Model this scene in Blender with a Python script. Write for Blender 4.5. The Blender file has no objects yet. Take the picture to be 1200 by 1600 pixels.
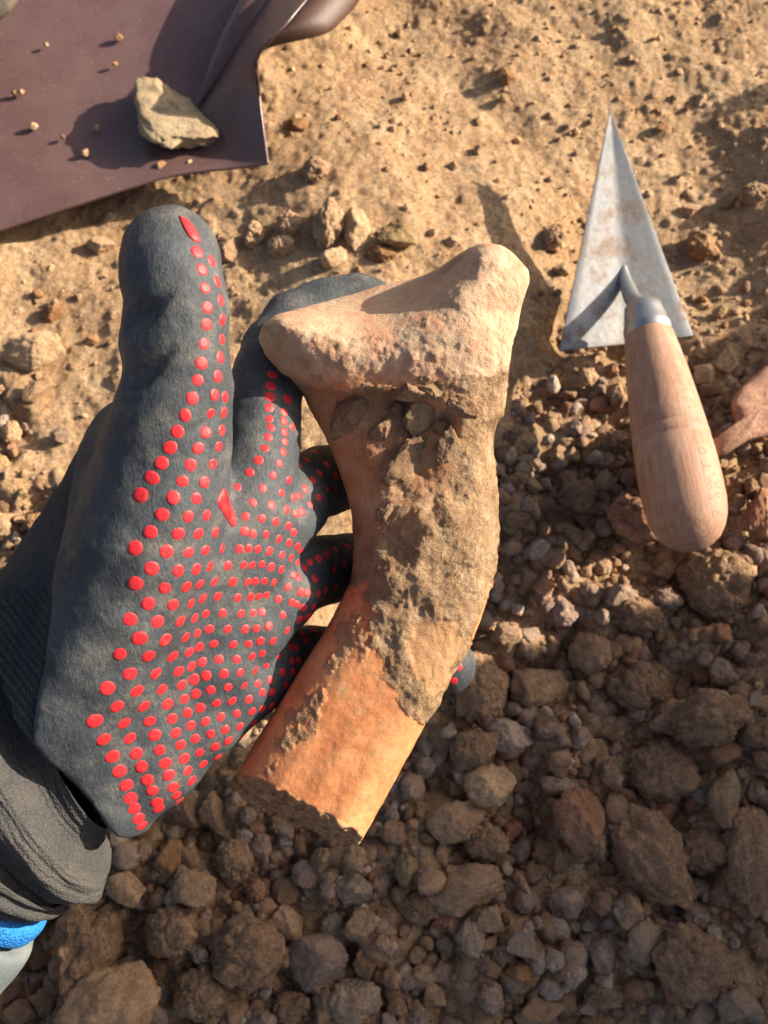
import bpy, bmesh, math, random
import numpy as np
from mathutils import Vector, Matrix
from mathutils.bvhtree import BVHTree

S = bpy.context.scene
COL = S.collection
rad = math.radians

# ------------------------------------------------------------------ camera
FPX, TILT, DAX = 1500.0, rad(20.0), 0.56          # focal length in px of a 1600 px tall frame
RT = np.array([1.0, 0, 0]); UP = np.array([0, math.cos(TILT), math.sin(TILT)]); BK = np.array([0, -math.sin(TILT), math.cos(TILT)])
CPOS = DAX * BK
cam_d = bpy.data.cameras.new('camera'); cam = bpy.data.objects.new('camera', cam_d); COL.objects.link(cam)
cam.location = CPOS; cam.rotation_euler = (TILT, 0, 0)
cam_d.sensor_fit = 'VERTICAL'; cam_d.sensor_height = 36.0; cam_d.lens = 36.0 * FPX / 1600.0
cam_d.clip_start = 0.01; cam_d.clip_end = 600
cam_d.dof.use_dof = True; cam_d.dof.focus_distance = 0.335; cam_d.dof.aperture_fstop = 19.0
S.camera = cam
# ------------------------------------------------------------------ light
SUN_EL, SUN_AZ = rad(23.5), rad(16.0)               # azimuth from +x towards +y
w = bpy.data.worlds.new('World'); S.world = w; w.use_nodes = True
nt = w.node_tree; bg = nt.nodes['Background']
sky = nt.nodes.new('ShaderNodeTexSky'); sky.sky_type = 'NISHITA'; sky.sun_disc = False
sky.sun_elevation = SUN_EL; sky.sun_rotation = math.pi / 2 - SUN_AZ; sky.dust_density = 4.0; sky.air_density = 0.8; sky.ozone_density = 0.2
nt.links.new(sky.outputs[0], bg.inputs[0]); bg.inputs[1].default_value = 0.076
SUNV = Vector((math.cos(SUN_EL) * math.cos(SUN_AZ), math.cos(SUN_EL) * math.sin(SUN_AZ), math.sin(SUN_EL)))
sd = bpy.data.lights.new('sun', 'SUN'); so = bpy.data.objects.new('sun', sd); COL.objects.link(so)
sd.energy = 5.0; sd.angle = rad(0.55); sd.color = (1.0, 0.87, 0.70)
so.rotation_euler = SUNV.to_track_quat('Z', 'Y').to_euler(); so.location = (3, 1, 2)
S.view_settings.view_transform = 'Standard'; S.view_settings.look = 'None'
S.view_settings.exposure = 1.12; S.view_settings.gamma = 1.0; S.view_settings.use_curve_mapping = False
S.render.engine = 'CYCLES'; S.cycles.use_denoising = True; S.cycles.max_bounces = 4
S.cycles.use_adaptive_sampling = False

# ------------------------------------------------------------------ helpers
rng = np.random.default_rng(7); random.seed(7)
def hit(px, py, z):
    d = RT * (px - 600) / FPX + UP * (800 - py) / FPX - BK
    return CPOS + d * ((z - CPOS[2]) / d[2])
def proj(P):
    r = np.asarray(P) - CPOS; d = -(r @ BK)
    return 600 + FPX * (r @ RT) / d, 800 - FPX * (r @ UP) / d, d
def sstep(a, b, x):
    t = np.clip((x - a) / (b - a), 0, 1); return t * t * (3 - 2 * t)
def vnoise(P, seed=0):
    P = np.asarray(P, dtype=np.float64); i = np.floor(P).astype(np.int64); f = P - i; f = f * f * (3 - 2 * f)
    def h(a, b, c):
        n = (a * 374761393 + b * 668265263 + c * 1274126177 + seed * 974711) & 0xffffffff
        n = ((n ^ (n >> 13)) * 1274126177) & 0xffffffff
        n = ((n ^ (n >> 16)) * 2246822519) & 0xffffffff
        return ((n ^ (n >> 15)) & 0xffffff) / float(0xffffff) * 2 - 1
    x, y, z = i[:, 0], i[:, 1], i[:, 2]; u, v, w_ = f[:, 0], f[:, 1], f[:, 2]
    def lx(b, c): return h(x, b, c) * (1 - u) + h(x + 1, b, c) * u
    a = lx(y, z) * (1 - v) + lx(y + 1, z) * v; b = lx(y, z + 1) * (1 - v) + lx(y + 1, z + 1) * v
    return a * (1 - w_) + b * w_
def fbm(P, octs=4, seed=0, gain=0.5):
    s = 0; a = 1.0; P = np.asarray(P, dtype=np.float64)
    for k in range(octs):
        s = s + a * vnoise(P + 17.3 * k, seed + k); a *= gain; P = P * 2.03
    return s
def mesh_np(name, V, F, smooth=True):
    V = np.asarray(V, dtype=np.float32); F = np.asarray(F, dtype=np.int32); n, k = F.shape
    me = bpy.data.meshes.new(name); me.vertices.add(len(V)); me.vertices.foreach_set('co', V.ravel())
    me.loops.add(n * k); me.loops.foreach_set('vertex_index', F.ravel())
    me.polygons.add(n); me.polygons.foreach_set('loop_start', np.arange(0, n * k, k, dtype=np.int32))
    me.polygons.foreach_set('loop_total', np.full(n, k, dtype=np.int32))
    me.polygons.foreach_set('use_smooth', np.full(n, smooth, dtype=bool))
    me.update(calc_edges=True); me.validate(); return me
def mk(name, me, m=None, parent=None, label=None, cat=None, group=None, kind=None):
    o = bpy.data.objects.new(name, me); COL.objects.link(o)
    if m is not None and me is not None and not me.materials: me.materials.append(m)
    if parent is not None: o.parent = parent
    for k, v in (('label', label), ('category', cat), ('group', group), ('kind', kind)):
        if v: o[k] = v
    return o
def grid_faces(nu, nv, closed_u=False):
    f = []
    i = np.arange(nu if closed_u else nu - 1); j = np.arange(nv - 1)
    I, J = np.meshgrid(i, j, indexing='ij'); I2 = (I + 1) % nu
    return np.stack([I * nv + J, I2 * nv + J, I2 * nv + J + 1, I * nv + J + 1], -1).reshape(-1, 4)
def point_attr(me, name, arr):
    a = me.attributes.new(name, 'FLOAT', 'POINT'); a.data.foreach_set('value', np.asarray(arr, dtype=np.float32))
def color_attr(me, arr):
    a = me.attributes.new('Col', 'FLOAT_COLOR', 'POINT')
    c = np.ones((len(arr), 4), dtype=np.float32); c[:, :3] = arr; a.data.foreach_set('color', c.ravel())
def catmull(pts, n):
    P = np.asarray(pts, dtype=float); m = len(P); out = []
    t = np.linspace(0, m - 1, n)
    for x in t:
        i = min(int(x), m - 2); u = x - i
        p0 = P[max(i - 1, 0)]; p1 = P[i]; p2 = P[i + 1]; p3 = P[min(i + 2, m - 1)]
        out.append(0.5 * ((2 * p1) + (-p0 + p2) * u + (2 * p0 - 5 * p1 + 4 * p2 - p3) * u * u + (-p0 + 3 * p1 - 3 * p2 + p3) * u ** 3))
    return np.array(out)
def tps(ctrl, vals, lam=0.0):
    X = np.asarray(ctrl, float); Y = np.asarray(vals, float); n = len(X)
    if Y.ndim == 1: Y = Y[:, None]
    def K(A, B):
        r2 = ((A[:, None] - B[None]) ** 2).sum(-1); return 0.5 * r2 * np.log(r2 + 1e-12)
    A = np.zeros((n + 3, n + 3)); A[:n, :n] = K(X, X) + lam * np.eye(n); A[:n, n] = 1; A[:n, n + 1:] = X; A[n:, :n] = A[:n, n:].T
    c = np.linalg.solve(A, np.vstack([Y, np.zeros((3, Y.shape[1]))]))
    def ev(Q):
        Q = np.asarray(Q, float); out = []
        for s in range(0, len(Q), 20000):
            q = Q[s:s + 20000]; out.append(K(q, X) @ c[:n] + c[n] + q @ c[n + 1:])
        return np.vstack(out)
    return ev
def poly_sdf(X, Y, poly):
    P = np.asarray(poly, float); d = np.full(X.shape, 1e18); ins = np.zeros(X.shape, bool)
    for i in range(len(P)):
        a = P[i]; b = P[(i + 1) % len(P)]; e = b - a
        t = np.clip(((X - a[0]) * e[0] + (Y - a[1]) * e[1]) / (e @ e), 0, 1)
        d = np.minimum(d, (X - a[0] - t * e[0]) ** 2 + (Y - a[1] - t * e[1]) ** 2)
        if a[1] != b[1]:
            c = ((a[1] > Y) != (b[1] > Y)) & (X < (b[0] - a[0]) * (Y - a[1]) / (b[1] - a[1]) + a[0]); ins ^= c
    d = np.sqrt(d); return np.where(ins, -d, d)
def smin(a, b, k):
    h = np.clip(0.5 + 0.5 * (b - a) / k, 0, 1); return b * (1 - h) + a * h - k * h * (1 - h)
def smax(a, b, k): return -smin(-a, -b, k)
def surface_nets(F, org, h):
    s = F < 0; nx, ny, nz = F.shape
    c = [(i, j, k) for i in (0, 1) for j in (0, 1) for k in (0, 1)]
    cnt = np.zeros((nx - 1, ny - 1, nz - 1), np.int8)
    for i, j, k in c: cnt += s[i:nx - 1 + i, j:ny - 1 + j, k:nz - 1 + k]
    act = (cnt > 0) & (cnt < 8); idx = np.argwhere(act)
    vid = np.full(act.shape, -1, np.int32); vid[act] = np.arange(len(idx))
    pos = np.zeros((len(idx), 3)); num = np.zeros(len(idx))
    val = {q: F[idx[:, 0] + q[0], idx[:, 1] + q[1], idx[:, 2] + q[2]] for q in c}
    for q in c:
        for ax in range(3):
            if q[ax] == 0:
                r = list(q); r[ax] = 1; r = tuple(r); a, b = val[q], val[r]; m = (a < 0) != (b < 0)
                t = np.where(m, a / np.where(m, a - b, 1), 0); p = np.tile(np.array(q, float), (len(idx), 1)); p[:, ax] = t
                pos[m] += p[m]; num[m] += 1
    V = np.asarray(org) + (idx + pos / num[:, None]) * h; faces = []
    for ax in range(3):
        o1, o2 = [(1, 2), (2, 0), (0, 1)][ax]
        sl0 = [slice(None)] * 3; sl1 = [slice(None)] * 3; sl0[ax] = slice(0, -1); sl1[ax] = slice(1, None)
        ch = s[tuple(sl0)] != s[tuple(sl1)]; e = np.argwhere(ch)
        ok = (e[:, o1] > 0) & (e[:, o2] > 0) & (e[:, o1] < F.shape[o1] - 1) & (e[:, o2] < F.shape[o2] - 1); e = e[ok]
        def v(d1, d2):
            q = e.copy(); q[:, o1] += d1; q[:, o2] += d2; return vid[q[:, 0], q[:, 1], q[:, 2]]
        Q = np.stack([v(-1, -1), v(0, -1), v(0, 0), v(-1, 0)], 1)
        neg = s[e[:, 0], e[:, 1], e[:, 2]]; Q[~neg] = Q[~neg][:, ::-1]; faces.append(Q)
    F4 = np.vstack(faces); return V, F4[(F4 >= 0).all(1)]
def vnormals(V, F):
    n = np.zeros_like(V); fn = np.cross(V[F[:, 2]] - V[F[:, 0]], V[F[:, 3]] - V[F[:, 1]])
    for k in range(4): np.add.at(n, F[:, k], fn)
    return n / (np.linalg.norm(n, axis=1, keepdims=True) + 1e-12)
def relax(V, F, it=2):
    for _ in range(it):
        s = np.zeros_like(V); c = np.zeros(len(V))
        for k in range(4):
            for a, b in ((F[:, k], F[:, (k + 1) % 4]),):
                np.add.at(s, a, V[b]); np.add.at(c, a, 1); np.add.at(s, b, V[a]); np.add.at(c, b, 1)
        V = V * 0.4 + 0.6 * s / c[:, None]
    return V

# ------------------------------------------------------------------ loft helpers
def ring_loft(rings, nseg=48):
    """rings: list of (centre, halfvec1, halfvec2); closed tube with caps left open"""
    t = np.linspace(0, 2 * np.pi, nseg, endpoint=False); V = []
    for c, a, b in rings: V.append(np.asarray(c)[None] + np.cos(t)[:, None] * np.asarray(a)[None] + np.sin(t)[:, None] * np.asarray(b)[None])
    V = np.array(V); n = len(rings)
    I, J = np.meshgrid(np.arange(n - 1), np.arange(nseg), indexing='ij'); J2 = (J + 1) % nseg
    F = np.stack([I * nseg + J, I * nseg + J2, (I + 1) * nseg + J2, (I + 1) * nseg + J], -1).reshape(-1, 4)
    return V.reshape(-1, 3), F
def lathe(P0, P1, prof, nseg=56):
    P0, P1 = np.asarray(P0), np.asarray(P1); ax = P1 - P0; L = np.linalg.norm(ax); ax /= L
    a = np.cross(ax, [0, 0, 1.0]); a /= np.linalg.norm(a); b = np.cross(a, ax)
    return ring_loft([(P0 + ax * t * L, a * r, b * r) for t, r in prof], nseg), (ax, a, b, L)

# ------------------------------------------------------------------ materials
class M:
    def __init__(s, name, rough=0.8, metal=0.0, spec=0.5):
        s.m = bpy.data.materials.new(name); s.m.use_nodes = True; s.t = s.m.node_tree; s.b = s.t.nodes['Principled BSDF']
        s.b.inputs['Roughness'].default_value = rough; s.b.inputs['Metallic'].default_value = metal
        s.b.inputs['Specular IOR Level'].default_value = spec
        s.pos = s.t.nodes.new('ShaderNodeNewGeometry').outputs['Position']; s.h = None
    def n(s, typ, **kw):
        x = s.t.nodes.new(typ)
        for k, v in kw.items(): setattr(x, k, v)
        return x
    def link(s, a, b): s.t.links.new(a, b)
    def obj(s): return s.n('ShaderNodeTexCoord').outputs['Object']
    def noise(s, scale, detail=3, rough=0.55, vec=None, dist=0.0):
        x = s.n('ShaderNodeTexNoise'); x.inputs['Scale'].default_value = scale; x.inputs['Detail'].default_value = detail
        x.inputs['Roughness'].default_value = rough; x.inputs['Distortion'].default_value = dist
        s.link(vec if vec is not None else s.pos, x.inputs['Vector']); return x.outputs['Fac']
    def voro(s, scale, vec=None, feature='F1'):
        x = s.n('ShaderNodeTexVoronoi'); x.feature = feature; x.inputs['Scale'].default_value = scale
        s.link(vec if vec is not None else s.pos, x.inputs['Vector']); return x.outputs['Distance']
    def ramp(s, fac, *stops):
        x = s.n('ShaderNodeValToRGB'); e = x.color_ramp.elements
        while len(e) < len(stops): e.new(0.5)
        for el, (p, c) in zip(e, stops):
            el.position = p; el.color = (c, c, c, 1) if isinstance(c, (int, float)) else (*c, 1)
        s.link(fac, x.inputs[0]); return x.outputs[0]
    def mix(s, fac, a, b, mode='MIX'):
        x = s.n('ShaderNodeMix', data_type='RGBA', blend_type=mode)
        for i, v in ((0, fac), (6, a), (7, b)):
            sock = x.inputs[i]
            if isinstance(v, (int, float)): sock.default_value = v if i == 0 else (v, v, v, 1)
            elif isinstance(v, tuple): sock.default_value = (*v, 1)
            else: s.link(v, sock)
        return x.outputs[2]
    def math(s, op, a, b=0.0):
        x = s.n('ShaderNodeMath', operation=op)
        for sock, v in ((x.inputs[0], a), (x.inputs[1], b)):
            if isinstance(v, (int, float)): sock.default_value = v
            else: s.link(v, sock)
        return x.outputs[0]
    def attr(s, name, out='Fac'):
        x = s.n('ShaderNodeAttribute'); x.attribute_name = name; return x.outputs[out]
    def color(s, c):
        if isinstance(c, tuple): s.b.inputs['Base Color'].default_value = (*c, 1)
        else: s.link(c, s.b.inputs['Base Color'])
    def rough(s, r): s.link(r, s.b.inputs['Roughness'])
    def bump(s, h, dist=0.001, strength=1.0):
        x = s.n('ShaderNodeBump'); x.inputs['Strength'].default_value = strength; x.inputs['Distance'].default_value = dist
        s.link(h, x.inputs['Height'])
        if s.h is not None: s.link(s.h, x.inputs['Normal'])
        s.h = x.outputs[0]; s.link(s.h, s.b.inputs['Normal'])

def soil_material():
    q = M('dry_soil', 0.95, 0, 0.2)
    a = q.noise(18, 4, 0.6); b = q.noise(130, 5, 0.7); c = q.noise(420, 5, 0.8); d = q.noise(750, 3, 0.8)
    col = q.ramp(a, (0.32, (0.37, 0.222, 0.118)), (0.5, (0.45, 0.292, 0.163)), (0.68, (0.53, 0.38, 0.235)))
    col = q.mix(0.5, col, q.ramp(b, (0.32, (0.32, 0.180, 0.092)), (0.5, (0.45, 0.290, 0.160)), (0.68, (0.58, 0.44, 0.29))))
    col = q.mix(0.9, col, q.ramp(c, (0.32, 0.55), (0.5, 1.0), (0.68, 1.4)), 'MULTIPLY')
    col = q.mix(0.7, col, q.ramp(d, (0.3, 0.55), (0.5, 1.0), (0.7, 1.35)), 'MULTIPLY')
    q.color(col); ro = q.attr('rough')
    q.bump(q.math('MULTIPLY', q.noise(230, 4, 0.7), ro), 0.0022, 0.8); q.bump(c, 0.0018, 0.85); q.bump(d, 0.0010, 0.85)
    return q.m
def stone_material(name, src, clod=False):
    q = M(name, 0.92, 0, 0.2)
    if src == 'obj': base = q.n('ShaderNodeObjectInfo').outputs['Color']
    else: base = q.attr('Col', 'Color')
    n1 = q.noise(90 if not clod else 140, 4, 0.7); n2 = q.noise(600, 3, 0.7)
    col = q.mix(1.0, base, q.ramp(n1, (0.3, 0.62), (0.5, 1.0), (0.72, 1.45)), 'MULTIPLY')
    col = q.mix(0.8, col, q.ramp(n2, (0.25, 0.6), (0.5, 1.0), (0.75, 1.4)), 'MULTIPLY')
    col = q.mix(q.ramp(n2, (0.66, 0.0), (0.74, 0.5)), col, (0.50, 0.41, 0.32))
    col = q.mix(q.ramp(q.noise(45, 3, 0.6), (0.45, 0.0), (0.65, 0.45)), col, (0.35, 0.225, 0.130))
    q.color(col)
    if clod: q.bump(q.voro(480), 0.0016, 0.8); q.bump(q.noise(300, 5, 0.78), 0.0032, 0.9)
    else: q.bump(q.noise(260, 6, 0.8), 0.0028, 0.95)
    return q.m
def rubber_material():
    q = M('grey_rubber', 0.66, 0, 0.3)
    a = q.noise(45, 4, 0.65); c = q.noise(1500, 2, 0.65)
    mp = q.n('ShaderNodeMapping'); mp.inputs['Rotation'].default_value = (0, 0, 0.9); mp.inputs['Scale'].default_value = (900, 420, 420); q.link(q.pos, mp.inputs['Vector'])
    st = q.noise(1.0, 4, 0.7, mp.outputs[0])
    col = q.ramp(a, (0.35, (0.038, 0.044, 0.052)), (0.62, (0.060, 0.069, 0.079)))
    col = q.mix(q.ramp(q.noise(75, 5, 0.72), (0.50, 0.0), (0.74, 0.42)), col, (0.25, 0.225, 0.175))
    col = q.mix(0.8, col, q.ramp(st, (0.3, 0.8), (0.5, 1.0), (0.72, 1.3)), 'MULTIPLY')
    col = q.mix(0.7, col, q.ramp(c, (0.3, 0.6), (0.55, 1.0), (0.75, 1.6)), 'MULTIPLY')
    q.color(col); q.bump(q.noise(130, 3, 0.6), 0.0010, 0.5); q.bump(st, 0.0005, 0.7); return q.m
def knit_material(dust):
    q = M('knit_fabric_%d' % int(dust * 100), 0.92, 0, 0.15)
    a = q.noise(55, 4, 0.65); b = q.noise(1300, 2, 0.7)
    col = q.mix(q.ramp(a, (0.40, dust * 0.25), (0.68, dust)), (0.046, 0.048, 0.052), (0.30, 0.25, 0.17))
    col = q.mix(0.85, col, q.ramp(b, (0.3, 0.6), (0.5, 1.0), (0.75, 1.5)), 'MULTIPLY')
    q.color(col); q.bump(q.voro(1300), 0.0005, 0.8); q.bump(b, 0.0003, 0.8); return q.m
def dot_material():
    q = M('red_rubber', 0.5, 0, 0.4)
    col = q.mix(0.5, (0.58, 0.022, 0.030), q.ramp(q.noise(900, 3, 0.6), (0.3, 0.75), (0.7, 1.25)), 'MULTIPLY')
    col = q.mix(q.ramp(q.noise(420, 4, 0.7), (0.56, 0.0), (0.70, 0.5)), col, (0.30, 0.13, 0.10))
    q.color(col); q.bump(q.noise(1200, 2), 0.0002, 0.6); return q.m
def sherd_material():
    q = M('fired_clay', 0.88, 0, 0.25)
    ob = q.obj(); cr = q.attr('crust'); hd = q.attr('headmask'); sl = q.attr('ochre'); br = q.attr('broken')
    a = q.noise(60, 5, 0.65, ob); b = q.noise(350, 5, 0.7, ob); c = q.noise(1400, 3, 0.7, ob)
    clay = q.ramp(a, (0.3, (0.45, 0.155, 0.062)), (0.5, (0.58, 0.24, 0.10)), (0.7, (0.64, 0.33, 0.155)))
    clay = q.mix(0.65, clay, q.ramp(b, (0.3, 0.72), (0.5, 1.0), (0.7, 1.2)), 'MULTIPLY')
    clay = q.mix(q.ramp(q.noise(120, 6, 0.75, ob), (0.56, 0.0), (0.68, 0.6)), clay, (0.36, 0.27, 0.17))
    head = q.ramp(q.noise(90, 5, 0.65, ob), (0.32, (0.54, 0.275, 0.165)), (0.5, (0.55, 0.36, 0.235)), (0.62, (0.53, 0.385, 0.255)), (0.72, (0.47, 0.345, 0.225)))
    head = q.mix(0.6, head, q.ramp(b, (0.3, 0.75), (0.5, 1.0), (0.7, 1.15)), 'MULTIPLY')
    soil = q.ramp(q.noise(110, 6, 0.72, ob), (0.3, (0.20, 0.115, 0.058)), (0.5, (0.305, 0.195, 0.108)), (0.68, (0.44, 0.315, 0.195)))
    soil = q.mix(0.9, soil, q.ramp(c, (0.3, 0.7), (0.5, 1.0), (0.7, 1.3)), 'MULTIPLY')
    soil = q.mix(q.ramp(q.noise(700, 3, 0.6, ob), (0.66, 0.0), (0.72, 0.7)), soil, (0.62, 0.52, 0.40))
    m0 = q.n('ShaderNodeMapping'); m0.inputs['Rotation'].default_value = (0, 0, -math.atan2(-0.86, -0.5)); q.link(ob, m0.inputs['Vector'])
    m1 = q.n('ShaderNodeMapping'); m1.inputs['Scale'].default_value = (70, 420, 300); q.link(m0.outputs[0], m1.inputs['Vector']); scr = q.noise(1.0, 5, 0.7, m1.outputs[0])
    clay = q.mix(0.22, clay, q.ramp(scr, (0.32, 0.72), (0.5, 1.0), (0.68, 1.18)), 'MULTIPLY')
    clay = q.mix(q.ramp(scr, (0.63, 0.0), (0.72, 0.4)), clay, (0.52, 0.36, 0.22))
    col = q.mix(hd, clay, head); col = q.mix(sl, col, (0.46, 0.275, 0.135)); col = q.mix(cr, col, soil)
    brk = q.ramp(q.noise(240, 5, 0.75, ob), (0.35, (0.17, 0.085, 0.045)), (0.5, (0.38, 0.22, 0.115)), (0.65, (0.54, 0.37, 0.21)))
    col = q.mix(br, col, brk); q.color(col)
    rough = q.math('ADD', q.math('MULTIPLY', cr, 0.9), q.math('ADD', q.math('MULTIPLY', hd, 0.45), 0.22))
    rough = q.math('ADD', rough, q.math('MULTIPLY', br, 0.9))
    hgt = q.math('MULTIPLY', q.noise(420, 6, 0.75, ob), rough)
    q.bump(scr, 0.0003, 0.5); q.bump(hgt, 0.0013, 0.85); q.bump(q.math('MULTIPLY', c, rough), 0.0006, 0.8)
    return q.m

SOIL = soil_material(); STONE = stone_material('loose_stone', 'obj'); CLOD = stone_material('earth_clod', 'obj', True)
PEB = stone_material('pebble', 'attr'); RUB = rubber_material(); KNIT = knit_material(0.08); KNITD = knit_material(0.13); RED = dot_material()
CLAY = sherd_material()

# ------------------------------------------------------------------ ground
SH = np.array([math.cos(SUN_AZ), math.sin(SUN_AZ)]); SP = np.array([-SH[1], SH[0]])
A0 = hit(845, 950, 0)[:2]                              # a point on the edge of the long shade
def rub(px, py):                                        # how stony the ground is
    edge = np.interp(px, [-200, 0, 130, 330, 480, 620, 760, 900, 1200, 1500], [560, 640, 840, 1080, 1040, 900, 640, 560, 470, 420])
    return sstep(-110, 130, py - edge + 70 * np.sin(px / 41.0 + 2 * np.sin(py / 63.0)) * np.sin(py / 37.0 + px / 90.0))
def base_h(X, Y):
    P = np.stack([X, Y, 0 * X], -1).reshape(-1, 3); far = np.hypot(X, Y).ravel()
    h = 0.012 * fbm(P * 5, 3, 3) + 0.005 * fbm(P * 22, 3, 11)
    h = h * (1 + 3 * sstep(1, 10, far))
    px, py, _ = proj(np.c_[P[:, :2], 0 * far]); r = rub(px, py) * (far < 0.8)
    h = h + (-0.016 + 0.010 * fbm(P * 40, 3, 15)) * r + 0.020 * sstep(950, 1300, px) * sstep(600, 1000, py) * (far < 0.9)
    a = (P[:, :2] - A0) @ SH; b = (P[:, :2] - A0) @ SP
    wob = 0.02 * fbm(P * 14, 3, 5)
    bank = sstep(0.44, 0.48, a + wob - 0.25 * np.clip(-b - 0.5, 0, 9)) * sstep(0.0, -0.03, b + wob * 0.3) * sstep(2.2, 1.6, a) * sstep(-2.0, -1.2, b)  # unseen rise, added and shaped to cast the long shade over the rubble
    return (h + (0.30 + 0.075 * sstep(0.0, -0.09, b)) * bank * (1 + 0.1 * fbm(P * 6, 2, 9))).reshape(X.shape)
def axis_lines(lo, hi, step, far, g):
    mid = np.arange(lo, hi + step / 2, step); out = []; d = step
    x = mid[-1]
    up = []
    while x < far: d *= g; x += d; up.append(x)
    x = mid[0]; d = step; dn = []
    while x > -far: d *= g; x -= d; dn.append(x)
    return np.array(dn[::-1] + list(mid) + up), len(dn), len(mid)
STEP = 0.0014
gx, ix, nxm = axis_lines(-0.34, 0.34, STEP, 160, 1.16); gy, iy, nym = axis_lines(-0.31, 0.47, STEP, 160, 1.16)
GX, GY = np.meshgrid(gx, gy, indexing='ij'); GZ = base_h(GX, GY)
fx, fy = gx[ix:ix + nxm], gy[iy:iy + nym]; FZ = GZ[ix:ix + nxm, iy:iy + nym]
FP = np.stack([GX[ix:ix + nxm, iy:iy + nym].ravel(), GY[ix:ix + nxm, iy:iy + nym].ravel(), np.zeros(nxm * nym)], -1)
fpx, fpy, _ = proj(FP); RGH = (0.22 + 0.78 * np.clip(sstep(-0.1, 0.5, fbm(FP * 9, 3, 71)) * 0.5 + rub(fpx, fpy) + 0.6 * sstep(750, 1000, fpx) + 0.3 * sstep(300, 420, fpy), 0, 1)).reshape(FZ.shape)
FZ += (0.0017 * fbm(FP * 75, 4, 21, 0.55)).reshape(FZ.shape) * RGH * 0.8 + (0.0006 * fbm(FP * 230, 2, 22, 0.8)).reshape(FZ.shape)
for k in range(5500):                                   # crumbs stuck in the surface
    cx, cy = rng.uniform(-0.33, 0.33), rng.uniform(-0.30, 0.46); r = 0.0011 + 0.0034 * rng.random() ** 3
    i0, i1 = int((cx - r - fx[0]) / STEP), int((cx + r - fx[0]) / STEP) + 2; j0, j1 = int((cy - r - fy[0]) / STEP), int((cy + r - fy[0]) / STEP) + 2
    i0, j0 = max(i0, 0), max(j0, 0); ww = FZ[i0:i1, j0:j1]
    if ww.size == 0: continue
    qx = (fx[i0:i1, None] - cx) / r; qy = (fy[None, j0:j1] - cy) / (r * rng.uniform(0.6, 1)); hh = np.sqrt(np.clip(1 - qx ** 2 - qy ** 2, 0, 1)) * r * 0.75 * (0.02 + 0.85 * RGH[min(i0, nxm - 1), min(j0, nym - 1)])
    np.maximum(ww, np.where(hh > 0, ww.mean() + hh, -1), out=ww)
GZ[ix:ix + nxm, iy:iy + nym] = FZ
def gz(x, y):
    i = int(np.clip((x - fx[0]) / STEP, 0, nxm - 1)); j = int(np.clip((y - fy[0]) / STEP, 0, nym - 1)); return float(FZ[i, j])
gv = np.stack([GX, GY, GZ], -1).reshape(-1, 3)
RG = np.ones(GX.shape); RG[ix:ix + nxm, iy:iy + nym] = RGH
gme = mesh_np('ground', gv, grid_faces(len(gx), len(gy))); point_attr(gme, 'rough', RG.ravel())
mk('ground', gme, SOIL, kind='structure', label='dry tan soil of the dig with an added out-of-view bank that shades the rubble')

# ------------------------------------------------------------------ rocks
def ico(sub):
    bm = bmesh.new(); bmesh.ops.create_icosphere(bm, subdivisions=sub, radius=1.0); bm.verts.ensure_lookup_table()
    V = np.array([v.co[:] for v in bm.verts]); F = np.array([[v.index for v in f.verts] for f in bm.faces]); bm.free(); return V, F
ICO = {s: ico(s) for s in (1, 2, 3, 4, 5)}
def rock_verts(kind, seed, sub):
    V, F = ICO[sub]; V = V.copy(); r = np.random.default_rng(seed)
    if kind == 'stone':
        V *= (1 + 0.10 * fbm(V * 1.3 + seed, 2, seed))[:, None]
        for _ in range(r.integers(9, 14)):
            n = r.normal(size=3); n /= np.linalg.norm(n); d = r.uniform(0.45, 0.80); e = V @ n - d; V = V - np.clip(e, 0, None)[:, None] * n * 0.94
        V *= (1 + 0.09 * fbm(V * 3.5 + seed, 5, seed + 5, 0.62))[:, None]
    elif kind == 'round':
        V *= (1 + 0.16 * fbm(V * 1.2 + seed, 2, seed))[:, None]
        for _ in range(6):
            n = r.normal(size=3); n /= np.linalg.norm(n); e = V @ n - r.uniform(0.55, 0.85); V = V - np.clip(e, 0, None)[:, None] * n * 0.8
        V *= (1 + 0.08 * fbm(V * 4 + seed, 5, seed + 5, 0.62))[:, None]
    else:
        V *= (1 + 0.22 * fbm(V * 1.5 + seed, 2, seed) + 0.22 * np.abs(fbm(V * 2.6 + seed, 3, seed + 3)) + 0.06 * fbm(V * 7, 3, seed + 7))[:, None]
    V -= (V.max(0) + V.min(0)) / 2; V /= (V.max(0) - V.min(0)) / 2
    return V, F
PROTO = {}
def proto(kind, i, sub):
    k = (kind, i, sub)
    if k not in PROTO:
        V, F = rock_verts(kind, 100 * {'stone': 1, 'round': 2, 'clod': 3}[kind] + i, sub)
        me = mesh_np(kind, V, F); me.materials.append(CLOD if kind == 'clod' else STONE); PROTO[k] = me
    return PROTO[k]
PAL = {'b': (0.32, 0.222, 0.142), 'd': (0.26, 0.178, 0.115), 'g': (0.36, 0.29, 0.225), 'p': (0.32, 0.245, 0.20), 't': (0.42, 0.30, 0.19),
       'w': (0.50, 0.43, 0.36), 'r': (0.34, 0.165, 0.10), 'o': (0.31, 0.185, 0.092), 'c': (0.50, 0.375, 0.235), 'k': (0.36, 0.205, 0.130), 'y': (0.34, 0.26, 0.135)}
PAL = {k: (v[0] * 1.16, v[1] * 1.03, v[2] * 0.96) for k, v in PAL.items()}
KINDNAME = {'stone': 'stone', 'round': 'stone', 'clod': 'earth_clod'}
placed = []
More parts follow.
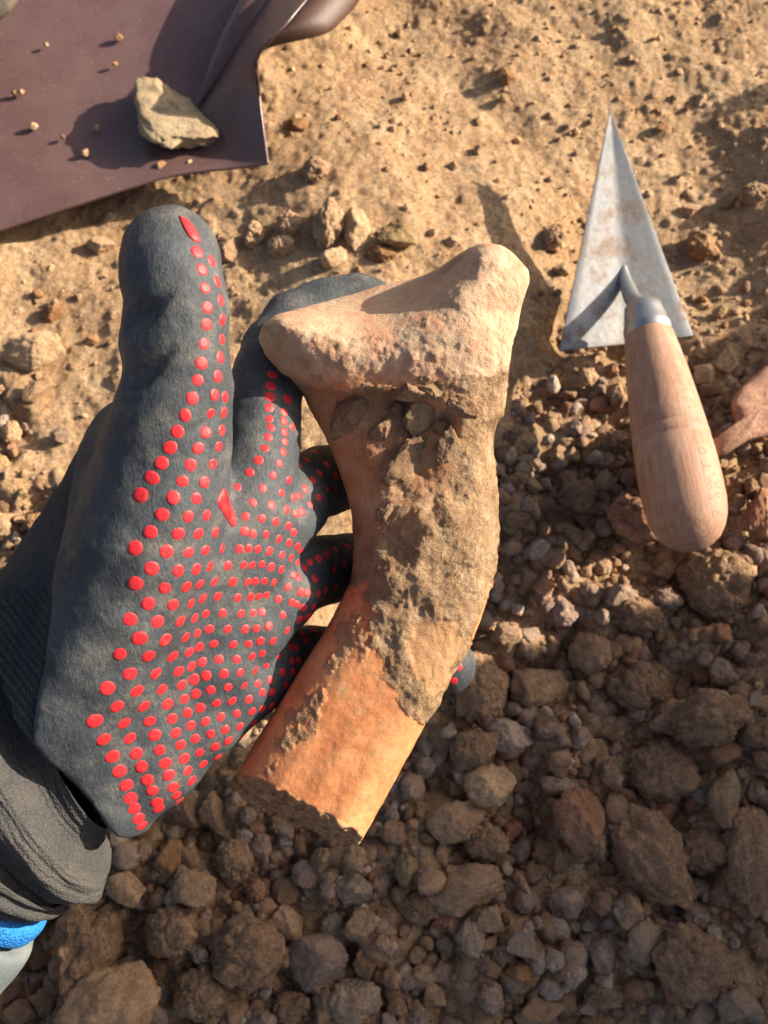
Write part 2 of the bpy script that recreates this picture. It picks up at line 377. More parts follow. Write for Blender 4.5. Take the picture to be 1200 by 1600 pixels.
def rock(px, py, wp, hp, ang, colr, kind, label, group=None, zlift=None, var=None, sub=5, name=None, thick=0.8, cat=None):
    g = hit(px, py, 0); z0 = gz(g[0], g[1]) if abs(g[0]) < .33 and -.3 < g[1] < .46 else 0.0
    dep = proj(np.array([g[0], g[1], z0]))[2]; sx, sy = wp * dep / FPX / 2, hp * dep / FPX / 2; sz = min(sx, sy) * thick
    zc = z0 + (sz * 0.45 if py < 560 else sz * 0.5 + 0.002 * random.random()) if zlift is None else zlift
    c = hit(px, py, zc); c = hit(px, py, zc)
    me = proto(kind, random.randrange(7) if var is None else var, sub)
    o = mk(name or KINDNAME[kind], me, label=label, cat=cat or ('clod' if kind == 'clod' else 'stone'), group=group)
    o.location = c; o.scale = (sx, sy, sz); o.rotation_euler = (random.uniform(-.15, .15), random.uniform(-.15, .15), rad(-ang))
    cc = PAL[colr]; j = random.uniform(0.88, 1.12); o.color = (cc[0] * j, cc[1] * j, cc[2] * j, 1)
    placed.append((c[0], c[1], (sx + sy) / 2)); return o
HERO = [
 # shaded rubble right of and below the pottery
 (922,1020,68,66,0,'b','round','rounded square brown stone right of the glove fingertip'),
 (840,1077,90,80,20,'t','round','smooth grey-tan stone below right of the glove fingertip'),
 (795,1152,76,54,15,'w','stone','pale grey angular stone chip right of the orange shaft'),
 (742,1168,84,62,-20,'b','clod','brown clod touching the pale grey angular chip'),
 (766,1228,82,66,-5,'c','stone','tan flat-topped sherd block beside the small red fragment'),
 (797,1297,42,28,-30,'r','stone','small red fragment below the tan flat-topped block'),
 (907,1282,82,104,-15,'k','stone','large orange-brown angular block in the shaded rubble'),
 (877,1228,70,30,8,'g','stone','flat grey stone tucked behind the orange-brown block'),
 (1018,1340,112,175,-35,'b','clod','long brown clod lying diagonally right of the orange-brown block'),
 (1132,1247,54,94,5,'t','round','upright pointed tan stone near the right edge'),
 (1035,1208,112,100,10,'b','clod','lumpy brown clod left of the upright pointed stone'),
 (1110,1120,125,92,-10,'b','clod','wide brown clod with a white chip at its right end'),
 (1172,1130,15,36,10,'w','stone','small white chip on the wide brown clod'),
 (1036,1267,44,52,10,'k','round','small reddish pebble under the lumpy brown clod'),
 (1118,912,112,132,-10,'b','clod','big brown clod just below the trowel handle butt'),
 (1132,1052,58,46,10,'g','stone','grey stone above the wide clod near the right edge'),
 (1172,1345,92,165,5,'b','clod','tall clod cut off by the right edge'),
 (1095,1330,95,72,10,'d','clod','dark brown clod left of the tall edge clod'),
 (725,1390,130,76,-12,'t','stone','long pale flat stone below the broken pottery end'),
 (714,1284,96,62,-15,'t','stone','pale tilted stone slab left of the small red fragment'),
 (760,1316,78,62,10,'b','clod','brown clod between the pale slab and the long flat stone'),
 (885,1412,54,54,10,'g','round','pale grey pitted stone under the orange-brown block'),
 (925,1438,50,32,-5,'w','stone','pinkish white triangular pebble in the gravel'),
 (987,1425,40,54,10,'t','stone','upright tan stone under the diagonal clod'),
 (1005,1472,54,64,15,'g','round','round pale grey stone beside the clod with a terracotta chip'),
 (768,1434,48,48,20,'t','stone','tan cube-like stone under the long pale flat stone'),
 (820,1474,52,50,30,'g','stone','grey-brown diamond shaped stone in the gravel'),
 (865,1500,36,34,0,'w','round','small white round pebble above the pinkish shell-like one'),
 (900,1518,36,50,20,'w','stone','pinkish pointed pebble with a raised tip'),
 (945,1488,56,62,-10,'p','round','purplish grey stone right of the two pale pebbles'),
 (810,1524,56,40,0,'o','round','ochre brown rounded stone left of the pinkish pebble'),
 (1080,1505,120,125,-15,'b','clod','big brown clod holding a terracotta chip at the lower right'),
 (1055,1536,42,62,5,'r','stone','terracotta chip stuck to the big lower right clod'),
 (1150,1570,66,62,30,'g','stone','pale grey stone in the bottom right corner'),
 (842,1582,84,52,-5,'t','stone','tan stone cut by the bottom edge right of centre'),
 (692,1442,38,30,-20,'r','round','reddish pebble left of the tan cube-like stone'),
 (735,1462,46,62,10,'g','stone','grey upright stone below the reddish pebble'),
 (846,1336,36,52,5,'o','stone','small triangular ochre stone left of the orange-brown block foot'),
 (812,1330,38,38,0,'p','round','small dark grey pebble left of the triangular ochre stone'),
 (948,1552,72,46,-5,'b','clod','small brown clod left of the big lower right clod'),
 (690,1332,22,44,5,'t','stone','narrow upright tan chip under the pale slab'),
 (636,1362,40,58,-10,'y','stone','yellowish stone left of the long pale flat stone'),
 (752,1072,86,112,0,'b','clod','tall brown clod behind the glove fingertip'),
 (992,1072,102,82,15,'d','clod','dark clod with pale specks under the row of small stones'),
 (992,958,92,62,10,'d','clod','dark clod below the rounded wooden butt, left side'),
 (972,930,52,42,0,'g','stone','greyish stone on top of the dark clod left of the butt'),
 (1042,1130,60,42,5,'b','stone','brown stone left of the wide clod with the white chip'),
 (876,1336,34,52,0,'k','stone','pink-brown upright chip under the orange-brown block'),
 (645,1230,40,42,0,'p','round','dark grey pebble right of the broken pottery end'),
 (655,1420,60,50,0,'b','clod','brown clod left of the reddish pebble'),
 (690,1520,44,40,0,'p','stone','purplish stone in the bottom gravel, left of the ochre one'),
 (612,1300,44,40,0,'b','stone','brown stone just under the lower tip of the pottery'),
 # lower left
 (135,1482,112,145,5,'b','clod','big cracked brown clod below the glove cuff'),
 (170,1572,165,125,-25,'t','round','largest smooth pale stone at the bottom left'),
 (195,1385,72,48,20,'t','stone','tan flat stone under the tip of the glove cuff'),
 (226,1412,32,24,30,'w','round','small white pebble beside the tan flat stone'),
 (268,1342,54,52,-40,'o','round','orange-brown stone right of the glove tip'),
 (305,1390,68,54,15,'t','round','oval stone with a white spot below the orange-brown one'),
 (272,1454,94,88,0,'b','clod','reddish brown crumbly clod right of the cracked clod'),
 (386,1490,125,112,-10,'b','clod','large lumpy clod at the bottom, right of the crumbly one'),
 (492,1502,104,92,15,'p','round','large purplish grey stone at the bottom centre'),
 (445,1440,58,58,0,'t','stone','tan blocky stone above the purplish grey stone'),
 (518,1446,36,54,10,'g','round','upright grey stone right of the tan blocky stone'),
 (566,1448,64,56,-10,'t','stone','tan angular stone right of the upright grey one'),
 (315,1552,94,84,10,'b','clod','brown clod right of the largest smooth pale stone'),
 (366,1342,68,70,10,'b','clod','brown clod below the lower left edge of the pottery'),
 (332,1266,46,62,5,'b','stone','brown upright stone between glove edge and pottery'),
 (400,1392,32,36,10,'k','round','small reddish pebble above the large lumpy clod'),
 (446,1392,44,44,0,'d','round','dark round stone left of the tan blocky stone, higher up'),
 (552,1392,62,48,15,'g','stone','grey stone above the tan angular stone'),
 (514,1406,40,40,0,'d','clod','dark little clod left of the grey stone'),
 (573,1502,46,58,-10,'o','stone','rust brown stone right of the purplish grey stone'),
 (60,1532,44,38,-20,'p','stone','purplish stone left of the largest smooth pale stone'),
 (552,1566,92,72,0,'g','clod','grey-brown clod at the bottom edge near the centre'),
 (290,1266,50,54,0,'b','stone','brown stone just right of the glove palm edge'),
 (30,1585,54,44,0,'b','stone','brown stone in the bottom left corner'),
 (110,1580,50,50,0,'d','clod','dark clod left of the largest smooth pale stone'),
 (455,1575,66,50,0,'d','clod','dark clod at the bottom edge under the purplish stone'),
 (448,1325,44,40,0,'p','stone','grey stone below the middle of the pottery break'),
 (505,1345,40,40,0,'b','stone','brown stone below the pottery break, right of a grey one'),
 # sunlit soil
 (514,350,52,84,5,'c','clod','cream clod standing between thumb and pottery head'),
 (556,356,46,80,-12,'c','round','smooth cream stone leaning on the cream clod'),
 (624,371,64,44,15,'y','stone','pale greenish flat stone above the pottery head'),
 (596,396,48,26,10,'o','stone','orange-tan stone under the pale greenish stone'),
 (522,404,42,36,0,'c','round','round cream lump at the foot of the cream clod'),
 (440,384,44,40,0,'c','clod','cream lump close to the glove index knuckle'),
 (452,352,44,50,0,'t','clod','tan lump left of the cream clod'),
 (396,368,40,44,0,'c','clod','tan lump between thumb tip and the cream lumps'),
 (356,392,38,40,0,'t','round','rounded tan lump right beside the thumb'),
 (492,268,44,44,0,'t','clod','tan crumb heap above the cream clod'),
 (466,195,32,22,15,'o','round','small orange stone right of the dustpan wall'),
 (792,120,28,20,10,'o','stone','small brown stone in the upper soil'),
 (1096,156,16,26,10,'c','stone','thin upright cream chip near the upper right shadow'),
 (1034,198,22,16,0,'o','stone','small stone right of the trowel point'),
 (84,488,40,30,-15,'o','stone','orange-tan stone left of the thumb joint'),
 (142,532,26,18,10,'o','round','small orange stone nearer the thumb joint'),
 (52,552,100,62,-10,'c','round','broad pale stone half buried left of the thumb'),
 (4,652,46,62,0,'w','round','bright cream stone at the left edge'),
 (60,610,56,30,-30,'t','stone','tan stone half buried above the left pebbles'),
 (158,384,44,30,10,'c','stone','cream stone left of the thumb tip'),
 (95,680,34,26,10,'g','round','greyish pebble close to the back of the glove'),
 (866,372,38,44,0,'t','clod','tan clod at the edge of the trowel shadow'),
 (1100,388,60,46,20,'o','stone','orange-brown stone right of the trowel blade'),
 (1180,302,50,36,0,'t','clod','tan clod under the round upper right shadow'),
 (1078,330,40,26,0,'t','stone','tan stone close to the right blade edge'),
 (1000,805,108,84,15,'k','clod','reddish clod left of the trowel butt'),
 (1135,560,40,56,20,'c','stone','cream upright pebble right of the ferrule'),
 (1100,585,34,40,10,'c','round','cream pebble close to the right side of the trowel handle'),
 (1190,800,40,90,10,'k','stone','pinkish stone cut by the right edge below the loose sherd'),
 (905,775,60,60,0,'b','clod','brown clod left of the wooden handle in the shade'),
 (960,690,50,42,0,'b','clod','brown clod between blade base and the handle shadow'),
 (765,905,44,40,0,'c','clod','sunlit tan crumb right beside the crusted shaft'),
 (745,940,34,34,0,'c','clod','sunlit tan crumb lower beside the crusted shaft'),
]
for q in HERO:
    nm = 'terracotta_fragment' if 'terracotta' in q[7] or 'fragment' in q[7] or 'sherd' in q[7] else None
    rock(*q, thick=0.95, name=nm, cat='fragment' if nm else None)
# supports below the trowel and unseen stones added beside the frame to throw the shadows at the right
rock(1046,735,96,120,-15,'b','clod','brown clod propping up the trowel handle from below', thick=1.0, zlift=0.008)
def shadow_cobble(px, py, dist, size, hgt, label, colr='t'):
    g = hit(px, py, 0); x, y = g[0] + SH[0] * dist, g[1] + SH[1] * dist
    o = mk('shadow_cobble', proto('round', random.randrange(7), 4), label=label, cat='stone'); o.location = (x, y, hgt * 0.42); o.scale = (size, size * 0.8, hgt * 0.58); o.color = (*PAL[colr], 1)
shadow_cobble(1118, 178, 0.26, 0.034, 0.115, 'cobble added outside the upper right to cast the round shadow')
shadow_cobble(1010, 640, 0.27, 0.085, 0.095, 'low cobble added outside the right edge to shade the loose sherd', 'b')
nh = len(placed)
# smaller loose stones, still one object each
def try_spot(px, py, s):
    g = hit(px, py, 0); m = s * 0.56 / FPX / 2
    for (x, y, r) in placed:
        if (x - g[0]) ** 2 + (y - g[1]) ** 2 < (0.72 * (r + m)) ** 2: return False
    return True
groups = {('clod', 1): ('small loose brown clod among the shaded rubble', 'small clods in the shaded rubble'),
          ('stone', 1): ('small angular stone among the shaded rubble', 'small angular stones in the shaded rubble'),
          ('round', 1): ('small rounded pebble among the shaded rubble', 'small pebbles in the shaded rubble'),
          ('clod', 0): ('small tan crumb lying on the sunlit soil', 'small crumbs on the sunlit soil'),
          ('stone', 0): ('small pale stone lying on the sunlit soil', 'small stones on the sunlit soil'),
          ('round', 0): ('small tan pebble on the sunlit left side', 'small pebbles on the sunlit soil')}
CNAME = {'b': 'brown', 'd': 'dark brown', 'g': 'greyish', 'p': 'purplish', 't': 'tan', 'w': 'pale', 'r': 'red', 'o': 'ochre', 'c': 'cream', 'k': 'reddish', 'y': 'yellowish'}
def short(lab):
    out = []
    for wd_ in lab.split():
        if wd_ in ('right', 'left', 'below', 'beside', 'between', 'touching', 'in', 'near', 'at', 'just', 'under', 'above', 'behind', 'close', 'tucked', 'lying', 'on', 'cut', 'with', 'standing', 'leaning', 'stuck', 'holding', 'nearer', 'half') and len(out) >= 2: break
        out.append(wd_)
    return ' '.join(out[:6])
HS = [(q[0], q[1], short(q[7]) if sum(short(z[7]) == short(q[7]) for z in HERO) == 1 else ' '.join(q[7].split()[:9])) for q in HERO]
used_labels = set()
def near_label(px, py, colr, kd, s):
    order = sorted(HS, key=lambda h: (h[0] - px) ** 2 + (h[1] - py) ** 2)
    size = 'tiny' if s < 18 else 'small' if s < 34 else 'middling'; noun = {'clod': 'clod', 'stone': 'angular stone', 'round': 'pebble'}[kd]
    for h in order[:6]:
        dx, dy = px - h[0], py - h[1]; a = math.degrees(math.atan2(-dy, dx)) % 360
        rel = ['right of', 'above right of', 'above', 'above left of', 'left of', 'below left of', 'below', 'below right of'][int((a + 22.5) // 45) % 8]
        far = 'just ' if math.hypot(dx, dy) < 60 else ''
        lab = f'{size} {CNAME[colr]} {noun} {far}{rel} the {h[2]}'
        if len(lab.split()) <= 16 and lab not in used_labels: used_labels.add(lab); return lab
    return None
n = 0; tries = 0
while n < 270 and tries < 12000:
    tries += 1; px, py = random.uniform(-10, 1210), random.uniform(120, 1605)
    r_ = float(rub(np.array(px), np.array(py)))
    if random.random() > 0.04 + r_: continue
    if 330 < px < 790 and 400 < py < 1180 or (60 < px < 480 and 360 < py < 1250): continue
    if px < 440 and py < 380: continue
    s = random.uniform(20, 46) if r_ > 0.5 else random.uniform(12, 26)
    if not try_spot(px, py, s): continue
    lit = 0 if (py < 960 + (845 - px) * 0.5 and px < 760) or py < 560 else 1
    kd = random.choice(['clod', 'clod', 'stone', 'stone', 'round']); lab = groups[(kd, lit)]
    cl = random.choice('bbgtgpdwtkp' if lit else 'cttcyo')
    rock(px, py, s * random.uniform(.8, 1.2), s * random.uniform(.7, 1.05), random.uniform(0, 180), cl, kd, near_label(px, py, cl, kd, s) or lab[0], lab[1], sub=4, thick=0.95); n += 1
# gravel and crumbs too many to count
def scatter(n, fun, subs):
    Vs, Fs, Cs = [], [], []; off = 0
    pr = {sb: [rock_verts(k, 40 + i, sb) for i, k in enumerate(['clod', 'stone', 'stone', 'clod', 'clod', 'stone', 'stone', 'clod'])] for sb in set(subs)}
    k = 0
    while k < n:
        g = fun()
        if g is None: continue
        x, y, s, colr = g; k += 1
        V, F = pr[subs[1] if s > 0.0034 else subs[0]][k % 8]; R = np.array(Matrix.Rotation(rng.uniform(0, 6.28), 3, Vector(rng.normal(size=3)).normalized()))
        Q = (V * (s * rng.uniform(0.6, 1.15, 3))) @ R.T + np.array([x, y, gz(x, y) + s * rng.uniform(-0.3, 0.45)])
        Vs.append(Q); Fs.append(F + off); off += len(V); c = np.array(PAL[colr]) * rng.uniform(0.75, 1.2); Cs.append(np.tile(c, (len(V), 1)))
    return np.vstack(Vs), np.vstack(Fs), np.vstack(Cs)
def f_rub():
    x, y = rng.uniform(-.31, .31), rng.uniform(-.29, .2); px, py, _ = proj(np.array([x, y, 0.]))
    r_ = float(rub(np.array(px), np.array(py)))
    if rng.random() > r_ ** 1.3: return None
    return x, y, 0.0009 + (0.002 + 0.0050 * r_) * rng.random() ** 2.6, 'bbdpgbbtwkpd'[rng.integers(12)]
def f_soil():
    x, y = rng.uniform(-.33, .33), rng.uniform(-.2, .45); px, py, _ = proj(np.array([x, y, 0.]))
    if px < 430 and py < 300: return None
    dens = 0.25 + 0.9 * max(0, vnoise(np.array([[x * 14, y * 14, 3.]]), 5)[0]) + 0.5 * (px > 850)
    if rng.random() > dens: return None
    return x, y, 0.0006 + 0.0027 * rng.random() ** 6, 'ccctcoct'[rng.integers(8)]
for nm, cnt, fn, lab in (('gravel', 9500, f_rub, 'fine gravel and crumbs filling the rubble'), ('soil_crumbs', 5200, f_soil, 'fine crumbs scattered on the sandy soil')):
    V, F, Cc = scatter(cnt, fn, (2, 3) if nm == 'gravel' else (1, 2)); me = mesh_np(nm, V, F, nm == 'gravel'); color_attr(me, Cc); mk(nm, me, PEB, kind='stuff', label=lab, cat='gravel')

# ------------------------------------------------------------------ dustpan
def dustpan():
    q = M('purple_plastic', 0.42, 0, 0.45)
    a = q.noise(30, 4); st = q.n('ShaderNodeMapping'); st.inputs['Scale'].default_value = (60, 260, 60); st.inputs['Rotation'].default_value = (0, 0, 0.35); q.link(q.pos, st.inputs['Vector'])
    scr = q.noise(3.0, 5, 0.7, st.outputs[0])
    col = q.mix(q.ramp(a, (0.4, 0.0), (0.7, 0.3)), (0.125, 0.070, 0.070), (0.20, 0.13, 0.11))
    col = q.mix(q.ramp(scr, (0.60, 0.0), (0.72, 0.6)), col, (0.34, 0.25, 0.22))
    col = q.mix(q.ramp(q.noise(700, 3, 0.6), (0.66, 0.0), (0.71, 0.8)), col, (0.45, 0.34, 0.27))
    q.color(col); q.rough(q.ramp(a, (0.3, 0.20), (0.7, 0.38))); q.bump(scr, 0.0003, 0.5)
    rows = [
     [(-330,452,.012),(-150,405,.013),(0,358,.015),(100,325,.016),(190,296,.017),(262,275,.018),(320,266,.018),(372,262,.0185),(420,257,.022)],
     [(-330,340,.011),(-150,310,.011),(0,275,.012),(100,252,.012),(190,232,.012),(258,222,.012),(306,214,.012),(360,202,.022),(412,205,.032)],
     [(-330,230,.010),(-150,210,.010),(0,190,.011),(110,178,.011),(200,168,.011),(270,160,.011),(314,150,.012),(358,140,.030),(404,140,.044)],
     [(-330,130,.010),(-150,115,.010),(0,100,.011),(120,92,.011),(220,86,.011),(300,84,.012),(352,78,.014),(378,74,.040),(403,84,.062)],
     [(-330,20,.010),(-150,12,.010),(0,5,.011),(130,2,.011),(250,0,.011),(350,-2,.012),(402,-4,.016),(424,0,.050),(452,30,.074)],
     [(-330,-130,.010),(-150,-130,.010),(0,-130,.011),(150,-130,.011),(300,-130,.011),(430,-130,.013),(478,-130,.020),(500,-120,.048),(545,-90,.066)],
     [(-330,-260,.012),(-150,-260,.012),(0,-260,.012),(150,-260,.012),(320,-260,.013),(470,-260,.016),(520,-260,.024),(545,-250,.050),(600,-220,.068)]]
    G = np.array([[hit(*p) for p in r] for r in rows])
    nu, nv = 60, 96
    tmp = np.stack([catmull(G[:, j], nu) for j in range(G.shape[1])], 1); fin = np.stack([catmull(tmp[i], nv) for i in range(nu)], 0)
    V = fin.reshape(-1, 3); F = grid_faces(nu, nv)
    root = mk('dustpan', None, label='dark purple plastic dustpan with curved front lip lying on the soil', cat='dustpan')
    me = mesh_np('pan', V, F[:, ::-1]); o = mk('pan', me, q.m, root)
    so_ = o.modifiers.new('s', 'SOLIDIFY'); so_.thickness = 0.0022; so_.offset = -1
    bv = o.modifiers.new('b', 'BEVEL'); bv.width = 0.0006; bv.segments = 2
    # rolled outer flange along the top of the right wall
    rim = []
    ed = fin[18:, -1]
    for i, p in enumerate(ed):
        out = np.array([0.93, 0.2, 0]); wd = 0.030 * sstep(0.25, 0.5, i / len(ed)); dn = 0.010 * sstep(0.25, 0.6, i / len(ed))
        rim.append([p, p + out * wd * 0.4 + np.array([0, 0, 0.002 - dn * .1]), p + out * wd * 0.8 - np.array([0, 0, dn * .6]), p + out * wd - np.array([0, 0, dn * 1.6])])
    rim = np.array(rim); fm = M('brown_plastic', 0.55, 0, 0.4); fm.color(fm.mix(fm.ramp(fm.noise(60, 4), (0.4, 0.0), (0.7, 0.4)), (0.060, 0.028, 0.020), (0.12, 0.065, 0.045))); fm.bump(fm.noise(300, 3), 0.0003, 0.5)
    f2 = mk('flange', mesh_np('flange', rim.reshape(-1, 3), grid_faces(len(rim), 4)[:, ::-1]), fm.m, root)
    sm = f2.modifiers.new('s', 'SOLIDIFY'); sm.thickness = 0.0022; sm.offset = -1
    ss = f2.modifiers.new('u', 'SUBSURF'); ss.levels = 1; ss.render_levels = 1
    C_ = catmull([hit(300, 176, .0125), hit(322, 140, .016), (hit(352, 92, .022)), hit(394, 28, .030), hit(450, -60, .036), hit(510, -150, .040)], 40); rg = []
    for i in range(40):
        d = C_[min(i + 1, 39)] - C_[max(i - 1, 0)]; d /= np.linalg.norm(d); a_ = np.cross(d, [0, 0, 1.0]); a_ /= np.linalg.norm(a_); r_ = 0.0005 + 0.0125 * sstep(0, 26, i); rg.append((C_[i], a_ * r_, np.cross(a_, d) * r_))
    V, F = ring_loft(rg, 40); mk('socket', mesh_np('socket', V, F), q.m, root)
    return fin
PAN = dustpan()
pz = 0.0125
o = rock(259,178,104,168,-36,'c','stone','cream elongated stone lying on the dustpan', zlift=pz + 0.0105, var=5, thick=0.56); o.color = (0.52, 0.40, 0.25, 1)
for i, (px, py, s, lab) in enumerate([(52,197,14,'small ochre crumb on the dustpan near its upper left'),(251,260,18,'reddish crumb on the dustpan lip under the cream stone'),(133,239,13,'ochre crumb left of the cream stone shadow'),(22,145,9,'left one of two tiny crumbs side by side on the dustpan'),(33,144,10,'right one of two tiny crumbs side by side on the dustpan'),(185,58,14,'pale crumb on the upper dustpan floor'),(296,255,12,'crumb at the foot of the cream stone'),(98,214,8,'tiny tan crumb on the dustpan middle'),(72,70,8,'tiny pale crumb in the dustpan corner'),(180,100,8,'tiny crumb inside the dustpan wall shadow'),(150,200,10,'dark crumb inside the cream stone shadow')]):
    rock(px, py, s, s * .9, 0, 'o' if i % 2 else 'c', 'round', lab, zlift=pz + 0.0022, sub=3, thick=1.0, name='crumb', cat='crumb')

# knitted fabric seen in the top left corner
def corner_knit():
    root = mk('trouser_leg', None, label='dark knitted fabric in the top left corner above the dustpan', cat='clothing')
    c0, c1 = hit(-35, -22, 0.05), hit(-220, -260, 0.16); ax = (c1 - c0) / np.linalg.norm(c1 - c0); a = np.cross(ax, [0, 0, 1.0]); a /= np.linalg.norm(a); b = np.cross(a, ax)
    rings = [(c0 - ax * 0.016 * math.sin(k / 6 * 1.57), a * (0.03 * math.cos(k / 6 * 1.57) + 1e-4), b * (0.03 * math.cos(k / 6 * 1.57) + 1e-4)) for k in range(6, -1, -1)] + [(c0 + (c1 - c0) * k / 12, a * (0.03 + 0.01 * k / 12), b * (0.03 + .01 * k / 12)) for k in range(1, 13)]
    rings += [(c1 + ax * 0.04 * math.sin(k / 6 * 1.57), a * (0.04 * math.cos(k / 6 * 1.57) + 1e-4), b * (0.04 * math.cos(k / 6 * 1.57) + 1e-4)) for k in range(1, 7)]
    V, F = ring_loft(rings, 64); V = V + 0.002 * fbm(V * 40, 3)[:, None] * np.array([1, 1, 1]); mk('fabric', mesh_np('fabric', V, F), knit_material(0.55), root)
corner_knit()

# ------------------------------------------------------------------ trowel
def trowel():
    root = mk('trowel', None, label='pointing trowel with triangular steel blade and turned wooden handle', cat='trowel'); 
    q = M('worn_steel', 0.42, 0.75, 0.5); ob = q.pos
    a = q.noise(60, 5, 0.65); col = q.mix(q.ramp(a, (0.50, 0.0), (0.66, 0.8)), (0.29, 0.30, 0.31), (0.19, 0.13, 0.095))
    col = q.mix(q.ramp(q.noise(150, 5, 0.7), (0.5, 0.0), (0.75, 0.5)), col, (0.33, 0.31, 0.28)); q.color(col)
    q.rough(q.ramp(a, (0.3, 0.40), (0.7, 0.62))); q.bump(q.noise(200, 5), 0.0004, 0.5)
    s2 = M('edge_steel', 0.44, 0.9, 0.5); s2.color((0.40, 0.40, 0.40)); s2.bump(s2.noise(300, 3), 0.0002, 0.4)
    zt, zb = 0.043, 0.020
    tip = hit(953, 172, zt); L_ = hit(874, 548, zb - 0.003); R_ = hit(1083, 525, zb - 0.006); Mb = hit(985, 537, zb - 0.009); neck = hit(977, 425, zb + 0.004)
    n = 26; V = []
    for i in range(n + 1):
        t = i / n; l = tip * (1 - t) + L_ * t; r = tip * (1 - t) + R_ * t; m = tip * (1 - t) + Mb * t
        for s in np.linspace(-1, 1, 13):
            p = (l * (-s) + m * (1 + s)) if s < 0 else (m * (1 - s) + r * s)
            V.append(p)
    V = np.array(V); me = mesh_np('blade', V, grid_faces(n + 1, 13), True); bl = mk('blade', me, q.m, root)
    sm = bl.modifiers.new('s', 'SOLIDIFY'); sm.thickness = 0.0016; sm.offset = 0; bv = bl.modifiers.new('b', 'BEVEL'); bv.width = 0.0004; bv.segments = 2; bv.limit_method = 'ANGLE'
    P0, P1 = hit(1003, 476, 0.040), hit(1086, 862, 0.050)
    dep = proj(P0)[2]; k = dep / FPX * 0.94
    # tang: flattened root on the blade that rises to the ferrule
    pts = [hit(974, 405, zb + 0.001), hit(976, 430, zb + 0.002), hit(982, 452, zb + 0.006), hit(990, 470, zb + 0.012), P0 + (P1 - P0) * 0.02]
    ws = [0.0008, 0.0032, 0.0046, 0.0050, 0.0055]; hs = [0.0006, 0.002, 0.0035, 0.0045, 0.0055]
    C_ = catmull(pts, 20); W_ = catmull([[w_, h_] for w_, h_ in zip(ws, hs)], 20); rings = []
    for i in range(20):
        d = C_[min(i + 1, 19)] - C_[max(i - 1, 0)]; d /= np.linalg.norm(d); a_ = np.cross(d, [0, 0, 1.0]); a_ /= np.linalg.norm(a_); b_ = np.cross(a_, d)
        rings.append((C_[i], a_ * W_[i, 0], b_ * W_[i, 1]))
    V, F = ring_loft(rings, 28); mk('tang', mesh_np('tang', V, F), s2.m, root)
    (V, F), fr = lathe(P0, P1, [(0.0, 0.002), (0.002, 25 * k), (0.014, 30 * k), (0.05, 33 * k), (0.095, 36.5 * k), (0.105, 38.5 * k), (0.118, 39 * k), (0.128, 38 * k), (0.145, 39.2 * k), (0.147, 36 * k)]); mk('ferrule', mesh_np('ferrule', V, F), s2.m, root)
    wd = M('handle_wood', 0.62, 0, 0.35)
    m0 = wd.n('ShaderNodeMapping'); m0.inputs['Rotation'].default_value = (0, 0, -math.atan2(fr[0][1], fr[0][0])); wd.link(wd.pos, m0.inputs['Vector']); mp = wd.n('ShaderNodeMapping'); mp.inputs['Scale'].default_value = (30, 420, 420); wd.link(m0.outputs[0], mp.inputs['Vector'])
    gr = wd.noise(1.0, 5, 0.65, mp.outputs[0], 0.6); col = wd.ramp(gr, (0.3, (0.30, 0.155, 0.10)), (0.5, (0.39, 0.22, 0.145)), (0.7, (0.46, 0.285, 0.20)))
    col = wd.mix(wd.ramp(wd.noise(45, 5, 0.65), (0.5, 0.0), (0.72, 0.55)), col, (0.50, 0.37, 0.26)); wd.color(col); wd.bump(gr, 0.0004, 0.6); wd.bump(wd.noise(500, 3), 0.0002, 0.6)
    prof = [(0.12, 36 * k), (0.146, 39.4 * k), (0.22, 44 * k), (0.32, 49.5 * k), (0.42, 53.5 * k), (0.50, 56.5 * k), (0.548, 58.3 * k), (0.552, 57.2 * k), (0.560, 57.2 * k), (0.564, 58.8 * k), (0.592, 59.4 * k), (0.596, 58.3 * k), (0.604, 58.3 * k), (0.608, 59.8 * k), (0.68, 61.5 * k), (0.76, 62 * k), (0.83, 61 * k), (0.88, 57.5 * k), (0.92, 51 * k), (0.952, 42 * k), (0.972, 31 * k), (0.986, 18 * k), (0.992, 6 * k), (0.993, 0.0002)]
    (V, F), (ax, a, b, L) = lathe(P0, P1, prof, 72); hd = mk('handle', mesh_np('handle', V, F), wd.m, root)
    # stamped marks pressed into the wood: only faint strokes can be made out
    st = M('pressed_wood', 0.8, 0, 0.2); st.color((0.37, 0.225, 0.15))
    def rad_at(t): return float(np.interp(t, [p[0] for p in prof], [p[1] for p in prof]))
    def stroke(cv, closed=False):
        rings = []; P = []
        for (t, ph) in cv: 
            r_ = rad_at(t); nrm = a * math.sin(ph) + b * math.cos(ph); P.append((P0 + ax * L * t + nrm * (r_ - 0.00004), nrm))
        for i, (p, nrm) in enumerate(P):
            d = P[min(i + 1, len(P) - 1)][0] - P[max(i - 1, 0)][0]; d /= np.linalg.norm(d); s_ = np.cross(nrm, d); rings.append((p, s_ * 0.00038, nrm * 0.00016))
        V, F = ring_loft(rings, 6); mk('stamped_mark', mesh_np('stamped_mark', V, F), st.m, hd)
    view = (np.dot(BK, a), np.dot(BK, b)); ph0 = math.atan2(view[0], view[1])
    sgn = 1.0 if np.dot(a * math.cos(ph0) - b * math.sin(ph0), RT) > 0 else -1.0
    def arc(t, off, rt, rp, a0, a1): stroke([(t + rt * math.sin(x), ph0 + sgn * (off + rp * math.cos(x))) for x in np.linspace(a0, a1, 14)])
    arc(0.645, 0.36, 0.012, 0.10, 0.4, 4.2); arc(0.69, 0.40, 0.012, 0.11, 0, 6.28); arc(0.735, 0.42, 0.013, 0.13, 0.2, 3.6); arc(0.772, 0.60, 0.003, 0.03, 0, 6.28)
